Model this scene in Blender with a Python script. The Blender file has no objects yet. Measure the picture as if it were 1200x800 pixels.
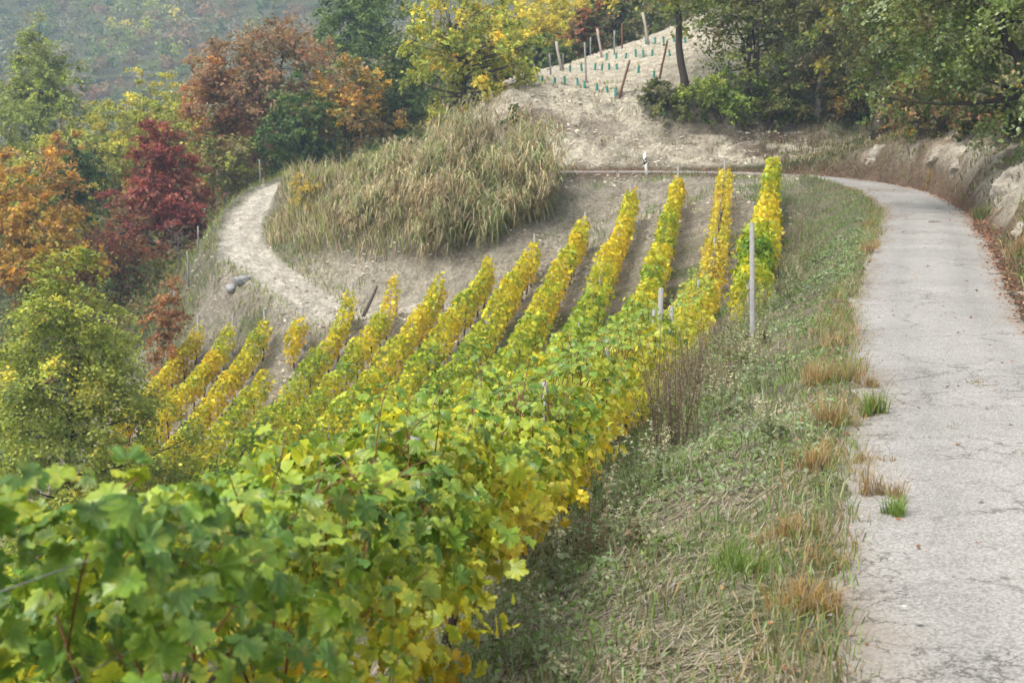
import bpy, math, random
import numpy as np

sc = bpy.context.scene
COL = sc.collection
rng = np.random.default_rng(7)
random.seed(7)

# ------------------------------------------------------------------ camera, sky, sun, exposure
CAM_Z = 2.8
PITCH = math.radians(8.03)
FPX = 1666.67
cam_d = bpy.data.cameras.new('camera')
cam_d.lens = 50; cam_d.sensor_width = 36; cam_d.clip_start = 0.1; cam_d.clip_end = 4000
cam_d.dof.use_dof = True; cam_d.dof.focus_distance = 17.0; cam_d.dof.aperture_fstop = 3.8
cam = bpy.data.objects.new('camera', cam_d); COL.objects.link(cam)
cam.location = (0, 0, CAM_Z); cam.rotation_euler = (math.pi / 2 - PITCH, 0, 0)
sc.camera = cam

SUN_EL, SUN_AZ = math.radians(58), math.radians(-125)     # azimuth clockwise from +Y: light comes from the left
world = bpy.data.worlds.new('World'); sc.world = world; world.use_nodes = True
wt = world.node_tree; wt.nodes.clear()
w_out = wt.nodes.new('ShaderNodeOutputWorld'); w_bg = wt.nodes.new('ShaderNodeBackground')
w_sky = wt.nodes.new('ShaderNodeTexSky'); w_hsv = wt.nodes.new('ShaderNodeHueSaturation')
w_sky.sky_type = 'NISHITA'; w_sky.sun_disc = False
w_sky.sun_elevation = SUN_EL; w_sky.sun_rotation = SUN_AZ
w_sky.air_density = 1.0; w_sky.dust_density = 4.0; w_sky.ozone_density = 1.0
w_hsv.inputs['Saturation'].default_value = 0.22           # thin even cloud
w_bg.inputs['Strength'].default_value = 0.14
wt.links.new(w_sky.outputs[0], w_hsv.inputs['Color']); wt.links.new(w_hsv.outputs[0], w_bg.inputs['Color'])
wt.links.new(w_bg.outputs[0], w_out.inputs['Surface'])
sun_d = bpy.data.lights.new('sun', 'SUN'); sun_d.energy = 1.5; sun_d.angle = math.radians(24); sun_d.color = (1.0, 0.95, 0.87)
sun = bpy.data.objects.new('sun', sun_d); COL.objects.link(sun)
sun.rotation_euler = (math.pi / 2 - SUN_EL, 0, -SUN_AZ + math.pi)
sc.view_settings.view_transform = 'Standard'; sc.view_settings.look = 'None'
sc.view_settings.gamma = 1.0; sc.view_settings.use_curve_mapping = False
sc.view_settings.exposure = 1.05
sc.cycles.volume_bounces = 2
sc.cycles.max_bounces = 4; sc.cycles.diffuse_bounces = 2; sc.cycles.transmission_bounces = 2
sc.cycles.adaptive_threshold = 0.035
sc.cycles.volume_step_rate = 4.0

# ------------------------------------------------------------------ helpers
def lin(*c):
    return np.array(c, float)

def at(px, py, Y):
    """point at forward distance Y seen at photograph pixel px, py"""
    x = (px - 600) / FPX; yc = (400 - py) / FPX
    d = np.array([x, math.cos(PITCH) + yc * math.sin(PITCH), -math.sin(PITCH) + yc * math.cos(PITCH)])
    p = d * (Y / d[1]); p[2] += CAM_Z
    return p

def project(P):
    P = np.asarray(P, float); q = P - np.array([0, 0, CAM_Z])
    cp, sp = math.cos(PITCH), math.sin(PITCH)
    f = q[..., 1] * cp - q[..., 2] * sp
    u = q[..., 1] * sp + q[..., 2] * cp
    return 600 + FPX * q[..., 0] / f, 400 - FPX * u / f, f

def hash2(ix, iy, s):
    h = (ix * 374761393 + iy * 668265263 + s * 982451653) & 0xFFFFFFFF
    h = ((h ^ (h >> 13)) * 1274126177) & 0xFFFFFFFF
    return ((h ^ (h >> 16)) & 0xFFFF) / 65535.0

def vnoise(x, y, s=0):
    x = np.asarray(x, float); y = np.asarray(y, float)
    ix = np.floor(x).astype(np.int64); iy = np.floor(y).astype(np.int64)
    fx = x - ix; fy = y - iy; fx = fx * fx * (3 - 2 * fx); fy = fy * fy * (3 - 2 * fy)
    a = hash2(ix, iy, s); b = hash2(ix + 1, iy, s); c = hash2(ix, iy + 1, s); d = hash2(ix + 1, iy + 1, s)
    return (a * (1 - fx) + b * fx) * (1 - fy) + (c * (1 - fx) + d * fx) * fy

def fbm(x, y, s=0, o=4):
    v = 0; a = 0.5; f = 1.0; t = 0
    for k in range(o):
        v = v + a * vnoise(np.asarray(x) * f, np.asarray(y) * f, s + k * 17); t += a; a *= 0.5; f *= 2.03
    return v / t

def sstep(a, b, x):
    t = np.clip((x - a) / (b - a), 0, 1)
    return t * t * (3 - 2 * t)

def lerp(a, b, t):
    return a + (b - a) * t

def norm(v):
    return v / np.maximum(np.linalg.norm(v, axis=-1, keepdims=True), 1e-9)

def mesh_np(name, V, F, mat=None, col=None, smooth=False):
    """V (n,3), F (m,k) all the same k, col (n,3) per vertex"""
    V = np.ascontiguousarray(V, np.float32); F = np.ascontiguousarray(F, np.int32)
    me = bpy.data.meshes.new(name)
    me.vertices.add(len(V)); me.vertices.foreach_set('co', V.ravel())
    m, k = F.shape
    me.loops.add(m * k); me.loops.foreach_set('vertex_index', F.ravel())
    me.polygons.add(m); me.polygons.foreach_set('loop_start', np.arange(0, m * k, k, dtype=np.int32))
    if smooth:
        me.polygons.foreach_set('use_smooth', np.ones(m, bool))
    if col is not None:
        ca = me.color_attributes.new('Col', 'FLOAT_COLOR', 'POINT')
        c4 = np.ones((len(V), 4), np.float32); c4[:, :3] = col
        ca.data.foreach_set('color', c4.ravel())
    me.update(calc_edges=True)
    if mat is not None:
        me.materials.append(mat)
    return me

def link(name, me, parent=None, loc=None, **props):
    o = bpy.data.objects.new(name, me); COL.objects.link(o)
    if loc is not None: o.location = loc
    if parent is not None: o.parent = parent
    for k, v in props.items():
        if v is not None: o[k] = v
    return o

def empty(name, loc, label, category, group=None, rot=None):
    o = link(name, None, None, tuple(float(c) for c in loc), label=label, category=category, group=group)
    o.empty_display_size = 0.2
    if rot is not None: o.rotation_euler = rot
    return o

class Geo:
    """collects pieces of one mesh (all faces of the same size)"""
    def __init__(self): self.V = []; self.F = []; self.C = []; self.n = 0
    def add(self, V, F, C=None):
        V = np.asarray(V, float); F = np.asarray(F, int)
        self.V.append(V); self.F.append(F + self.n)
        if C is not None:
            C = np.asarray(C, float)
            self.C.append(np.broadcast_to(C, (len(V), 3)) if C.ndim == 1 else C)
        self.n += len(V)
    def mesh(self, name, mat, smooth=False, origin=None):
        V = np.concatenate(self.V)
        if origin is not None: V = V - np.asarray(origin)
        return mesh_np(name, V, np.concatenate(self.F), mat, np.concatenate(self.C) if self.C else None, smooth)

def tube(P, R, n=6, cap=True):
    P = np.asarray(P, float); R = np.broadcast_to(np.asarray(R, float), (len(P),))
    T = norm(np.gradient(P, axis=0))
    ref = np.array([1.0, 0, 0]) if abs(T[0][0]) < 0.8 else np.array([0, 1.0, 0])
    A = norm(np.cross(T, ref)); B = np.cross(T, A)
    a = np.arange(n) * 2 * math.pi / n
    ring = A[:, None, :] * np.cos(a)[None, :, None] + B[:, None, :] * np.sin(a)[None, :, None]
    V = (P[:, None, :] + ring * R[:, None, None]).reshape(-1, 3)
    i = np.arange(len(P) - 1)[:, None] * n; j = np.arange(n)[None, :]; j2 = (j + 1) % n
    F = np.stack([i + j, i + j2, i + n + j2, i + n + j], -1).reshape(-1, 4)
    if cap:
        k = len(V); V = np.concatenate([V, P[-1:] + T[-1:] * R[-1] * 0.3, P[:1]])
        b = (len(P) - 1) * n
        F = np.concatenate([F, [[b + q, b + (q + 1) % n, k, k] for q in range(0)]] if False else [F])
        caps = []
        for q in range(0, n, 2):
            caps.append([b + q, b + (q + 1) % n, b + (q + 2) % n, k]); caps.append([(q + 2) % n, (q + 1) % n, q, k + 1])
        F = np.concatenate([F, np.array(caps)])
    return V, F

def bezier(a, b, c, n):
    t = np.linspace(0, 1, n)[:, None]
    return a * (1 - t) ** 2 + 2 * b * t * (1 - t) + c * t * t

# leaf templates: x across, y towards the tip, z out of the blade; unit length
def fan_leaf(angles, radii, zs, c=(0, 0.0, 0.03)):
    V = [list(c)]
    for a, r, z in zip(angles, radii, zs): V.append([r * math.sin(a), r * math.cos(a), z])
    n = len(angles)
    return np.array(V), np.array([[0, 1 + i, 1 + (i + 1) % n] for i in range(n)])
def vine_leaf(fine, curl, seed):
    r_ = random.Random(seed)
    key = [(0, 1.0), (22, .82), (32, .72), (42, .84), (56, .95), (74, .78), (86, .68), (98, .72), (118, .80), (142, .70), (166, .55), (180, .12)]
    if not fine: key = [(0, 1.0), (30, .74), (56, .92), (86, .66), (118, .74), (160, .52), (180, .12)]
    half = [(a, r) for a, r in key]
    pts = half + [(-a, r) for a, r in reversed(half[1:-1])]
    if fine:
        q = []
        for i, (a, r) in enumerate(pts):
            q.append((a, r)); a2, r2 = pts[(i + 1) % len(pts)]
            if a2 < a - 180: a2 += 360
            q.append(((a + a2) / 2, (r + r2) / 2 * (1.09 if i % 2 else .87)))
        pts = q
    A = [math.radians(a) for a, r in pts]; R = [r * .58 * r_.uniform(.93, 1.06) for a, r in pts]
    Z = [-curl * r * r * 1.2 + .10 * abs(math.sin(a)) * r + r_.uniform(-.07, .07) for a, r in zip(A, R)]
    V, F = fan_leaf(A, R, Z)
    V[:, 1] += 0.10
    return V, F
VINE_FINE = [vine_leaf(True, c, i) for i, c in enumerate((.15, .5, .9, -.35, 1.4, .65))]
for i, (sx, fold) in enumerate(((1, 0), (.9, .25), (1.08, -.2), (.95, .1), (.85, .3), (1.05, .45))):
    VINE_FINE[i][0][:, 2] += fold * np.abs(VINE_FINE[i][0][:, 0]); VINE_FINE[i][0][:, 0] *= sx
VINE_MID = vine_leaf(False, .4, 9)
VINE_FAR = (np.array([[0, 0, 0], [-.5, .12, .12], [-.42, .66, .06], [0, 1, -.12], [.42, .66, .06], [.5, .12, .12]]) - [0, .4, 0],
            np.array([[0, 3, 2, 1], [0, 5, 4, 3]]))
LEAF4 = (np.array([[0, -.5, 0], [-.33, 0, .10], [0, .5, 0], [.33, 0, .10]]), np.array([[0, 3, 2, 1]]))
LEAF_TRI = (np.array([[0, -.5, 0], [-.34, .02, .12], [0, .5, 0], [.34, .02, .12]]), np.array([[0, 2, 1], [0, 3, 2]]))

def leaf_frames(N, D):
    N = norm(N); T = norm(D - (D * N).sum(-1, keepdims=True) * N); B = np.cross(T, N)
    return np.stack([B, T, N], 1)                     # rows: local x, y, z
def leaf_geo(template, C, S, N, D, cols, edge=None):
    TV, TF = template
    R = leaf_frames(N, D)
    V = np.einsum('kj,njc->nkc', TV, R) * np.asarray(S)[:, None, None] + C[:, None, :]
    F = TF[None] + (np.arange(len(C)) * len(TV))[:, None, None]
    col = np.repeat(cols[:, None, :], len(TV), 1)
    if edge is not None:                              # dry rim on autumn leaves
        col[:, 1:, :] = lerp(col[:, 1:, :], edge[:, None, :], 0.45)
    return V.reshape(-1, 3), F.reshape(-1, TF.shape[1]), col.reshape(-1, 3)

# ------------------------------------------------------------------ materials
def new_mat(name):
    m = bpy.data.materials.new(name); m.use_nodes = True
    nt = m.node_tree; nt.nodes.clear()
    return m, nt, nt.nodes.new('ShaderNodeOutputMaterial')
def nd(nt, kind, **kw):
    n = nt.nodes.new(kind)
    for k, v in kw.items(): setattr(n, k, v)
    return n
def noise(nt, scale, detail=4, vec=None, rough=.6):
    n = nd(nt, 'ShaderNodeTexNoise'); n.inputs['Scale'].default_value = scale; n.inputs['Detail'].default_value = detail
    n.inputs['Roughness'].default_value = rough
    if vec is not None: nt.links.new(vec, n.inputs['Vector'])
    return n
def maprange(nt, src, a, b, c, d):
    n = nd(nt, 'ShaderNodeMapRange'); nt.links.new(src, n.inputs['Value'])
    for k, v in zip(('From Min', 'From Max', 'To Min', 'To Max'), (a, b, c, d)): n.inputs[k].default_value = v
    return n.outputs['Result']
def mixc(nt, a, b, fac, mode='MIX'):
    n = nd(nt, 'ShaderNodeMix', data_type='RGBA', blend_type=mode)
    for s, v in ((n.inputs['Factor'], fac), (n.inputs[6], a), (n.inputs[7], b)):
        if hasattr(v, 'links'): nt.links.new(v, s)
        elif isinstance(v, (int, float)): s.default_value = v
        else: s.default_value = (*v, 1)
    return n.outputs[2]
def bump(nt, h, strength, dist):
    n = nd(nt, 'ShaderNodeBump'); nt.links.new(h, n.inputs['Height'])
    n.inputs['Strength'].default_value = strength; n.inputs['Distance'].default_value = dist
    return n.outputs['Normal']

def leaf_material(name, trans=.38, rough=.5, spec=.25, tint=(1.15, 1.1, .7)):
    m, nt, out = new_mat(name)
    a = nd(nt, 'ShaderNodeVertexColor', layer_name='Col')
    n = noise(nt, 9, 3, nd(nt, 'ShaderNodeTexCoord').outputs['Object'])
    c = mixc(nt, a.outputs['Color'], (0, 0, 0), 0.0)
    v = nd(nt, 'ShaderNodeHueSaturation'); nt.links.new(c, v.inputs['Color'])
    nt.links.new(maprange(nt, n.outputs['Fac'], .3, .7, .82, 1.16), v.inputs['Value'])
    p = nd(nt, 'ShaderNodeBsdfPrincipled'); nt.links.new(v.outputs[0], p.inputs['Base Color'])
    p.inputs['Roughness'].default_value = rough; p.inputs['Specular IOR Level'].default_value = spec
    t = nd(nt, 'ShaderNodeBsdfTranslucent'); nt.links.new(mixc(nt, v.outputs[0], tint, 1.0, 'MULTIPLY'), t.inputs['Color'])
    mx = nd(nt, 'ShaderNodeMixShader'); mx.inputs[0].default_value = trans
    nt.links.new(p.outputs[0], mx.inputs[1]); nt.links.new(t.outputs[0], mx.inputs[2]); nt.links.new(mx.outputs[0], out.inputs['Surface'])
    return m
def vine_near_material(name):
    """vine leaf with pale veins running out to the lobes"""
    m = leaf_material(name, .34, .36, .5); nt = m.node_tree
    at_ = nd(nt, 'ShaderNodeAttribute', attribute_name='blade'); sp = nd(nt, 'ShaderNodeSeparateXYZ'); nt.links.new(at_.outputs['Vector'], sp.inputs[0])
    def mth(op, a, b=None):
        n = nd(nt, 'ShaderNodeMath', operation=op)
        for k, v in enumerate((a, b)):
            if v is None: continue
            if hasattr(v, 'links'): nt.links.new(v, n.inputs[k])
            else: n.inputs[k].default_value = v
        return n.outputs[0]
    x, y = sp.outputs['X'], mth('SUBTRACT', sp.outputs['Y'], .1)
    r = mth('SQRT', mth('ADD', mth('MULTIPLY', x, x), mth('MULTIPLY', y, y)))
    d = mth('MULTIPLY', mth('ABSOLUTE', mth('SINE', mth('MULTIPLY', mth('ARCTAN2', x, y), 3.08))), r)
    vein = maprange(nt, d, .008, .04, .38, 0)
    side = maprange(nt, mth('ABSOLUTE', mth('SINE', mth('ADD', mth('MULTIPLY', r, 60), mth('MULTIPLY', d, 70)))), 0, .25, .12, 0)
    hs_ = [n for n in nt.nodes if n.type == 'HUE_SAT'][0]
    src = hs_.inputs['Color'].links[0].from_socket
    pos = nd(nt, 'ShaderNodeNewGeometry').outputs['Position']
    spots = maprange(nt, noise(nt, 34, 3, pos, .7).outputs['Fac'], .66, .72, 0, .8); blotch = maprange(nt, noise(nt, 11, 3, pos).outputs['Fac'], .55, .72, 0, .40)
    cc_ = mixc(nt, mixc(nt, src, (.42, .45, .16), mth('MAXIMUM', vein, side)), (.50, .42, .05), blotch)
    nt.links.new(mixc(nt, cc_, (.17, .085, .035), spots), hs_.inputs['Color'])
    p = [n for n in nt.nodes if n.type == 'BSDF_PRINCIPLED'][0]
    nt.links.new(bump(nt, vein, .5, -.004), p.inputs['Normal'])
    return m
def rough_material(name, base=None, var=.35, scale=12, b_scale=40, b_dist=.01, rough=.9, metal=0, stretch=(1, 1, 1), attr=False, spec=.3):
    m, nt, out = new_mat(name)
    mp = nd(nt, 'ShaderNodeMapping'); mp.inputs['Scale'].default_value = stretch
    nt.links.new(nd(nt, 'ShaderNodeTexCoord').outputs['Object'], mp.inputs['Vector'])
    n = noise(nt, scale, 6, mp.outputs[0]); n2 = noise(nt, b_scale, 4, mp.outputs[0])
    v = nd(nt, 'ShaderNodeHueSaturation')
    if attr:
        nt.links.new(nd(nt, 'ShaderNodeVertexColor', layer_name='Col').outputs['Color'], v.inputs['Color'])
    else:
        v.inputs['Color'].default_value = (*base, 1)
    nt.links.new(maprange(nt, n.outputs['Fac'], .25, .75, 1 - var, 1 + var), v.inputs['Value'])
    p = nd(nt, 'ShaderNodeBsdfPrincipled'); nt.links.new(v.outputs[0], p.inputs['Base Color'])
    p.inputs['Roughness'].default_value = rough; p.inputs['Metallic'].default_value = metal; p.inputs['Specular IOR Level'].default_value = spec
    nt.links.new(bump(nt, n2.outputs['Fac'], .8, b_dist), p.inputs['Normal']); nt.links.new(p.outputs[0], out.inputs['Surface'])
    return m

M_LEAF = leaf_material('leaf')
M_VINE = leaf_material('vine_leaf', .42, .42, .35)
M_VINE_NEAR = vine_near_material('near_vine_leaf')
M_GRASS = leaf_material('grass_blade', .3, .6, .15)
M_DRY = leaf_material('dry_leaf', .15, .8, .1, (1, 1, 1))
M_BARK = rough_material('bark', (.075, .058, .045), .4, 5, 30, .02, stretch=(3, 3, .6))
M_BARK_PALE = rough_material('pale_bark', (.20, .18, .155), .4, 5, 30, .02, stretch=(3, 3, .6))
M_VINEWOOD = rough_material('vine_wood', (.055, .038, .028), .5, 14, 60, .008)
M_CANE = rough_material('vine_cane', (.20, .085, .04), .3, 14, 60, .002, .6)
M_STALK = rough_material('dry_stalk', (.3, .25, .15), .3, 8, 40, .003, attr=True)
M_STEEL = rough_material('galvanised_steel', (.26, .26, .26), .2, 20, 80, .001, .6, .15)
M_CONCRETE = rough_material('weathered_concrete', (.30, .29, .275), .25, 15, 90, .004)
M_WOODPOST = rough_material('weathered_wood', (.40, .36, .30), .3, 12, 50, .006, stretch=(4, 4, .5))
M_RUST = rough_material('rusty_iron', (.17, .085, .05), .4, 20, 60, .003)
M_ROCK = rough_material('limestone', (.33, .295, .235), .5, 3.5, 11, .15)
M_ROAD_LEAF = M_DRY

# ground: colour from the lie of the land (vertex colour) broken up by noise
M_GROUND, nt, out = new_mat('ground')
tc = nd(nt, 'ShaderNodeTexCoord').outputs['Object']
n1 = noise(nt, 1.6, 6, tc, .75); n2 = noise(nt, 7, 4, tc, .75); n3 = noise(nt, 38, 2, tc, .7)
vcol = nd(nt, 'ShaderNodeVertexColor', layer_name='Col').outputs['Color']
hs = nd(nt, 'ShaderNodeHueSaturation'); nt.links.new(vcol, hs.inputs['Color'])
mul = nd(nt, 'ShaderNodeMath', operation='MULTIPLY')
nt.links.new(maprange(nt, n1.outputs['Fac'], .32, .68, .62, 1.32), mul.inputs[0]); nt.links.new(maprange(nt, n2.outputs['Fac'], .3, .7, .55, 1.4), mul.inputs[1])
mul2 = nd(nt, 'ShaderNodeMath', operation='MULTIPLY'); nt.links.new(mul.outputs[0], mul2.inputs[0])
nt.links.new(maprange(nt, n3.outputs['Fac'], .3, .7, .72, 1.28), mul2.inputs[1]); nt.links.new(mul2.outputs[0], hs.inputs['Value'])
pr = nd(nt, 'ShaderNodeBsdfPrincipled'); nt.links.new(hs.outputs[0], pr.inputs['Base Color'])
pr.inputs['Roughness'].default_value = 1; pr.inputs['Specular IOR Level'].default_value = .1
addn = nd(nt, 'ShaderNodeMath', operation='ADD'); nt.links.new(n2.outputs['Fac'], addn.inputs[0])
nt.links.new(maprange(nt, n3.outputs['Fac'], 0, 1, 0, .35), addn.inputs[1])
nt.links.new(bump(nt, addn.outputs[0], 1.0, .2), pr.inputs['Normal']); nt.links.new(pr.outputs[0], out.inputs['Surface'])

# road: pale worn asphalt with aggregate, cracks and stains
M_ROAD, nt, out = new_mat('worn_asphalt')
tc = nd(nt, 'ShaderNodeTexCoord').outputs['Object']
big = noise(nt, .35, 5, tc); mid = noise(nt, 2.2, 6, tc, .65); grit = noise(nt, 55, 3, tc, .8)
peb = nd(nt, 'ShaderNodeTexVoronoi'); peb.inputs['Scale'].default_value = 60; nt.links.new(tc, peb.inputs['Vector'])
c = mixc(nt, (.225, .212, .192), (.325, .308, .28), maprange(nt, big.outputs['Fac'], .35, .65, 0, 1))
c = mixc(nt, c, (.20, .185, .165), maprange(nt, mid.outputs['Fac'], .48, .72, 0, .75))
c = mixc(nt, c, mixc(nt, (.10, .098, .09), (.55, .54, .51), maprange(nt, peb.outputs['Color'], .2, .8, 0, 1)), .34)
c = mixc(nt, c, (.12, .11, .1), maprange(nt, grit.outputs['Fac'], .58, .72, 0, .55))
warp = nd(nt, 'ShaderNodeVectorMath', operation='ADD'); sc_ = nd(nt, 'ShaderNodeVectorMath', operation='SCALE'); sc_.inputs['Scale'].default_value = .9
wn = noise(nt, 1.3, 6, tc, .7); nt.links.new(wn.outputs['Color'], sc_.inputs[0]); nt.links.new(tc, warp.inputs[0]); nt.links.new(sc_.outputs[0], warp.inputs[1])
crk = nd(nt, 'ShaderNodeTexVoronoi', feature='DISTANCE_TO_EDGE'); crk.inputs['Scale'].default_value = .42; nt.links.new(warp.outputs[0], crk.inputs['Vector'])
cm = maprange(nt, crk.outputs['Distance'], .003, .011, 1, 0)
gate = maprange(nt, noise(nt, .6, 3, tc).outputs['Fac'], .45, .55, 0, .6)
cg = nd(nt, 'ShaderNodeMath', operation='MULTIPLY'); nt.links.new(cm, cg.inputs[0]); nt.links.new(gate, cg.inputs[1])
wear = nd(nt, 'ShaderNodeVertexColor', layer_name='Col'); sepw = nd(nt, 'ShaderNodeSeparateColor'); nt.links.new(wear.outputs['Color'], sepw.inputs[0])
c = mixc(nt, c, (.215, .175, .13), maprange(nt, sepw.outputs['Red'], 0, 1, 0, .75))          # soil washed on from the verges
c = mixc(nt, c, mixc(nt, c, (.80, .80, .80), 1.0, 'MULTIPLY'), sepw.outputs['Green'])        # polished wheel tracks
crk2 = nd(nt, 'ShaderNodeTexVoronoi', feature='DISTANCE_TO_EDGE'); crk2.inputs['Scale'].default_value = 2.6; nt.links.new(warp.outputs[0], crk2.inputs['Vector'])
cm2 = nd(nt, 'ShaderNodeMath', operation='MULTIPLY'); nt.links.new(maprange(nt, crk2.outputs['Distance'], .012, .035, 1, 0), cm2.inputs[0]); nt.links.new(sepw.outputs['Blue'], cm2.inputs[1])
c = mixc(nt, c, (.06, .052, .045), cm2.outputs[0])
c = mixc(nt, c, (.045, .04, .034), cg.outputs[0])
pr = nd(nt, 'ShaderNodeBsdfPrincipled'); nt.links.new(c, pr.inputs['Base Color'])
pr.inputs['Roughness'].default_value = .82; pr.inputs['Specular IOR Level'].default_value = .25
hh = nd(nt, 'ShaderNodeMath', operation='SUBTRACT'); nt.links.new(peb.outputs['Distance'], hh.inputs[0]); nt.links.new(cg.outputs[0], hh.inputs[1])
nt.links.new(bump(nt, hh.outputs[0], .3, .004), pr.inputs['Normal']); nt.links.new(pr.outputs[0], out.inputs['Surface'])

# ------------------------------------------------------------------ the road's line and the lie of the land
def catmull(P, step):
    P = np.asarray(P, float); P = np.vstack([2 * P[0] - P[1], P, 2 * P[-1] - P[-2]]); out = []
    for i in range(1, len(P) - 2):
        n = max(2, int(np.linalg.norm(P[i + 1] - P[i]) / step)); t = np.linspace(0, 1, n, endpoint=False)[:, None]
        out.append(.5 * (2 * P[i] + (P[i + 1] - P[i - 1]) * t + (2 * P[i - 1] - 5 * P[i] + 4 * P[i + 1] - P[i + 2]) * t ** 2
                         + (3 * P[i] - P[i - 1] - 3 * P[i + 1] + P[i + 2]) * t ** 3))
    return np.vstack(out + [P[-2:-1]])
ROAD_W = 2.8
ROAD = catmull([(-1.4, -12, 0), (.48, -4, 0), (3.36, 8, 0), (5.6, 17, -.05), (7.15, 23.8, -.05), (9.24, 31.3, .07), (11.2, 38, .16), (12.7, 43.6, .24),
                (14.4, 50, .38), (15.55, 56.5, .58), (15.7, 61, .8), (14.9, 64.7, 1.02), (13.1, 67.2, 1.18), (10.6, 68.5, 1.28), (7.5, 69, 1.32),
                (4, 69, 1.32), (0, 69.2, 1.3), (-4, 70.2, 1.25), (-8, 73, 1.1), (-11, 79, .9), (-12, 90, 1.0)], .3)
TRACK = catmull([(-4.6, 61.6, -4.5), (-7.4, 62.6, -5.0), (-9.2, 64.2, -4.4), (-11.2, 66.8, -3.5), (-13.0, 70, -2.7), (-14.0, 74, -1.9), (-14.3, 78, -1.0), (-14.0, 83, .0), (-12.8, 88, .7)], .3)

def line_dist(L, x, y):
    """distance to a polyline, signed (+ = right of travel), and its height there"""
    x = np.asarray(x, float).ravel(); y = np.asarray(y, float).ravel()
    T = np.gradient(L[:, :2], axis=0); T /= np.linalg.norm(T, axis=1, keepdims=True)
    D = np.full(len(x), 1e3); Z = np.zeros(len(x)); B = 20000
    lo = L[:, :2].min(0) - 14; hi = L[:, :2].max(0) + 14
    sel = np.nonzero((x > lo[0]) & (x < hi[0]) & (y > lo[1]) & (y < hi[1]))[0]
    for b in range(0, len(sel), B):
        s = sel[b:b + B]
        d2 = (x[s, None] - L[None, :, 0]) ** 2 + (y[s, None] - L[None, :, 1]) ** 2
        k = d2.argmin(1); dx = x[s] - L[k, 0]; dy = y[s] - L[k, 1]
        side = T[k, 1] * dx - T[k, 0] * dy
        D[s] = np.sqrt(d2[np.arange(len(s)), k]) * np.sign(side); Z[s] = L[k, 2]
    return D, Z

def row_x(n, Y):
    return -.63 + .185 * (Y - 8) - 2.0 * n
CP = []
for Y, zs in {
    2: {0: .15, 2: -1.1, 5: -3.4, 10: -7}, 8: {0: -.4, 1: -1.1, 3: -2.8, 6: -5.5, 12: -10}, 14: {0: -1.0, 1: -1.8, 3: -3.5, 6: -6.2, 12: -11},
    20: {0: -1.6, 1: -2.5, 3: -4.3, 6: -7, 12: -12}, 27: {-1: -1.35, 0: -2.3, 1: -3.1, 3: -5, 6: -7.7, 12: -12.5},
    35: {-1: -1.8, 0: -2.9, 1: -3.6, 3: -5.4, 5: -6.9, 8: -9.4, 12: -13, 18: -17}, 45: {-1: -2.0, 0: -3.1, 1: -3.7, 3: -5.0, 5: -6.7, 8: -9.4, 12: -13, 18: -17},
    52: {-1: -1.1, 0: -1.6, 1: -2.1, 3: -3.7, 5: -5.4, 8: -8.0, 12: -11.4, 18: -15.5}, 57: {-1: -.1, 0: -.3, 1: -1.0, 3: -2.7, 5: -4.4, 8: -6.7, 12: -9.4}}.items():
    CP += [(row_x(n, Y), Y, z) for n, z in zs.items()]
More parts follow.
